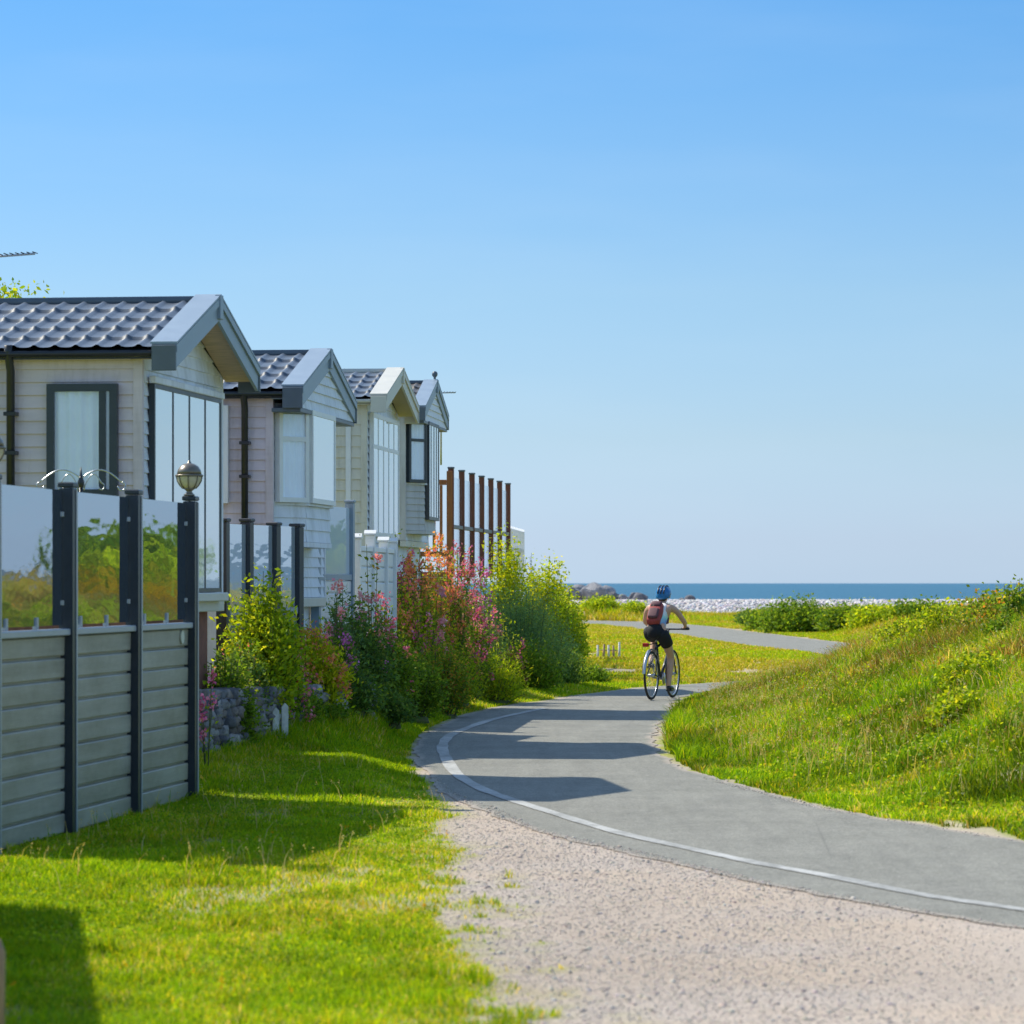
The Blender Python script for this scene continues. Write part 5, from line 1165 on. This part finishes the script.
BLK = pm('black_shorts', (.008, .009, .014), .8, .2, 20)
sh_ = MB(); sh_.tube([(.235, 0, 1.02), (.22, 0, .99), (.205, 0, .955), (.205, 0, .90), (.22, 0, .865)], [.118, .128, .136, .122, .06], 20)
for s_, pts_ in ((-1, [(.20, -.05, .96), (.215, -.082, .925), (.30, -.108, .85), (.37, -.118, .78)]), (1, [(.20, .05, .96), (.22, .082, .945), (.34, .115, .915), (.44, .126, .89)])): sh_.tube(pts_, [.09, .100, .096, .090], 16)
sh_.build('shorts', BLK, rider)
for s_, p_ in ((-1, (.425, -.132, .175)), (1, (.385, .132, .50))):
    skin_body('shoe', [(p_[0]-.045, p_[1], p_[2]-.01, .036), (p_[0]+.03, p_[1], p_[2]-.015, .044), (p_[0]+.12, p_[1]+.006*s_, p_[2]-.028, .038), (p_[0]+.18, p_[1]+.006*s_, p_[2]-.032, .026)], [(0, 1), (1, 2), (2, 3)], M['black'], rider)
skin_body('hair', [(.57, 0, 1.485, .094), (.53, 0, 1.42, .066), (.495, 0, 1.36, .036)], [(0, 1), (1, 2)], pm('dark_brown_hair', (.04, .02, .012), .6, .3, 60), rider)
# ears, nose on the face side
MB().lathe([(.001, -.02), (.012, -.012), (.014, 0), (.010, .014), (.002, .02)], c=(.68, 0, 1.455), n=10).build('nose', SKIN, rider)
for s_ in (-1, 1): MB().lathe([(.002, -.03), (.012, -.018), (.016, .004), (.012, .02), (.003, .03)], c=(.595, .088*s_, 1.455), n=10).build('ear', SKIN, rider)
# helmet
HM = pm('blue_helmet_shell', (.015, .17, .42), .28, .12, 30); hv = []; hf = []; nu, nv = 28, 9
hm = MB(); 
for j in range(nv+1):
    for i in range(nu):
        a = 2*math.pi*i/nu; e = R(-8+98*j/nv); rx, ry, rz = .142, .108, .112
        rib = 1+.045*math.cos(i*math.pi*2/nu*7)*math.sin(math.pi*j/nv)
        back = -.03 if math.cos(a) < -.3 and j < 2 else 0
        hv.append((rx*math.cos(e)*math.cos(a)*rib, ry*math.cos(e)*math.sin(a)*rib, rz*math.sin(e)*rib+back))
for j in range(nv):
    for i in range(nu): hf.append((j*nu+i, j*nu+(i+1) % nu, (j+1)*nu+(i+1) % nu, (j+1)*nu+i))
hf.append(tuple(range(nu))[::-1])
Mh = Matrix.Translation((.593, 0, 1.488)) @ Matrix.Rotation(R(-14), 4, 'Y')
hm.add([tuple(Mh @ Vector(v)) for v in hv], hf, True); he = hm.build('helmet', HM, rider)
ve = MB()
for y_ in (-.045, 0, .045): ve.tube([tuple(Mh @ Vector((.142*1.01*math.cos(e), y_, .112*1.03*math.sin(e)))) for e in [R(q_) for q_ in range(30, 165, 12)]], .009, 6)
ve.build('vent', M['black'], he)
# backpack
bpk = empty('backpack', (bx_, by_, .008), BA); tag(bpk, 'dark red and grey backpack worn by the cyclist', 'backpack')
REDB = pm('maroon_nylon', (.34, .05, .045), .7, .3, 30, bump=.3); GRYB = pm('grey_nylon', (.13, .05, .06), .7, .3, 30)
Mb = Matrix.Translation((.245, 0, 1.20)) @ Matrix.Rotation(R(40), 4, 'Y')
def soft(cx, cy, cz, sx_, sy_, sz_, mat, nm, par):
    bm = bmesh.new(); bmesh.ops.create_cube(bm, size=2); bmesh.ops.subdivide_edges(bm, edges=bm.edges[:], cuts=5, use_grid_fill=True)
    for v in bm.verts:
        p = v.co; q = p.normalized()*1.2; c_ = p.lerp(q, .45); v.co = Mb @ Vector((cx+c_.x*sx_, cy+c_.y*sy_, cz+c_.z*sz_))
    me = bpy.data.meshes.new(nm); bm.to_mesh(me); bm.free(); me.materials.append(mat); me.polygons.foreach_set('use_smooth', [True]*len(me.polygons))
    o = bpy.data.objects.new(nm, me); COL.objects.link(o); o.parent = par; return o
soft(0, .015, 0, .075, .098, .175, REDB, 'main_pack', bpk); soft(-.085, .015, -.05, .030, .072, .085, GRYB, 'front_pocket', bpk); soft(-.02, .015, .145, .06, .080, .04, GRYB, 'lid', bpk)
for s_ in (-1, 1):
    MB().tube([tuple(Mb @ Vector(p)) for p in ((.07, .075*s_+.01, -.14), (.16, .135*s_, -.02), (.20, .11*s_, .10), (.16, .085*s_, .185), (.08, .07*s_, .17))], .016, 8).build('strap', GRYB, bpk)
for z_ in (.05, -.02): MB().tube([tuple(Mb @ Vector(p)) for p in ((-.072, -.06, z_+.05), (-.083, .015, z_+.05), (-.072, .09, z_+.05))], .005, 6).build('zip', M['black'], bpk)
print('objects', len(bpy.data.objects))
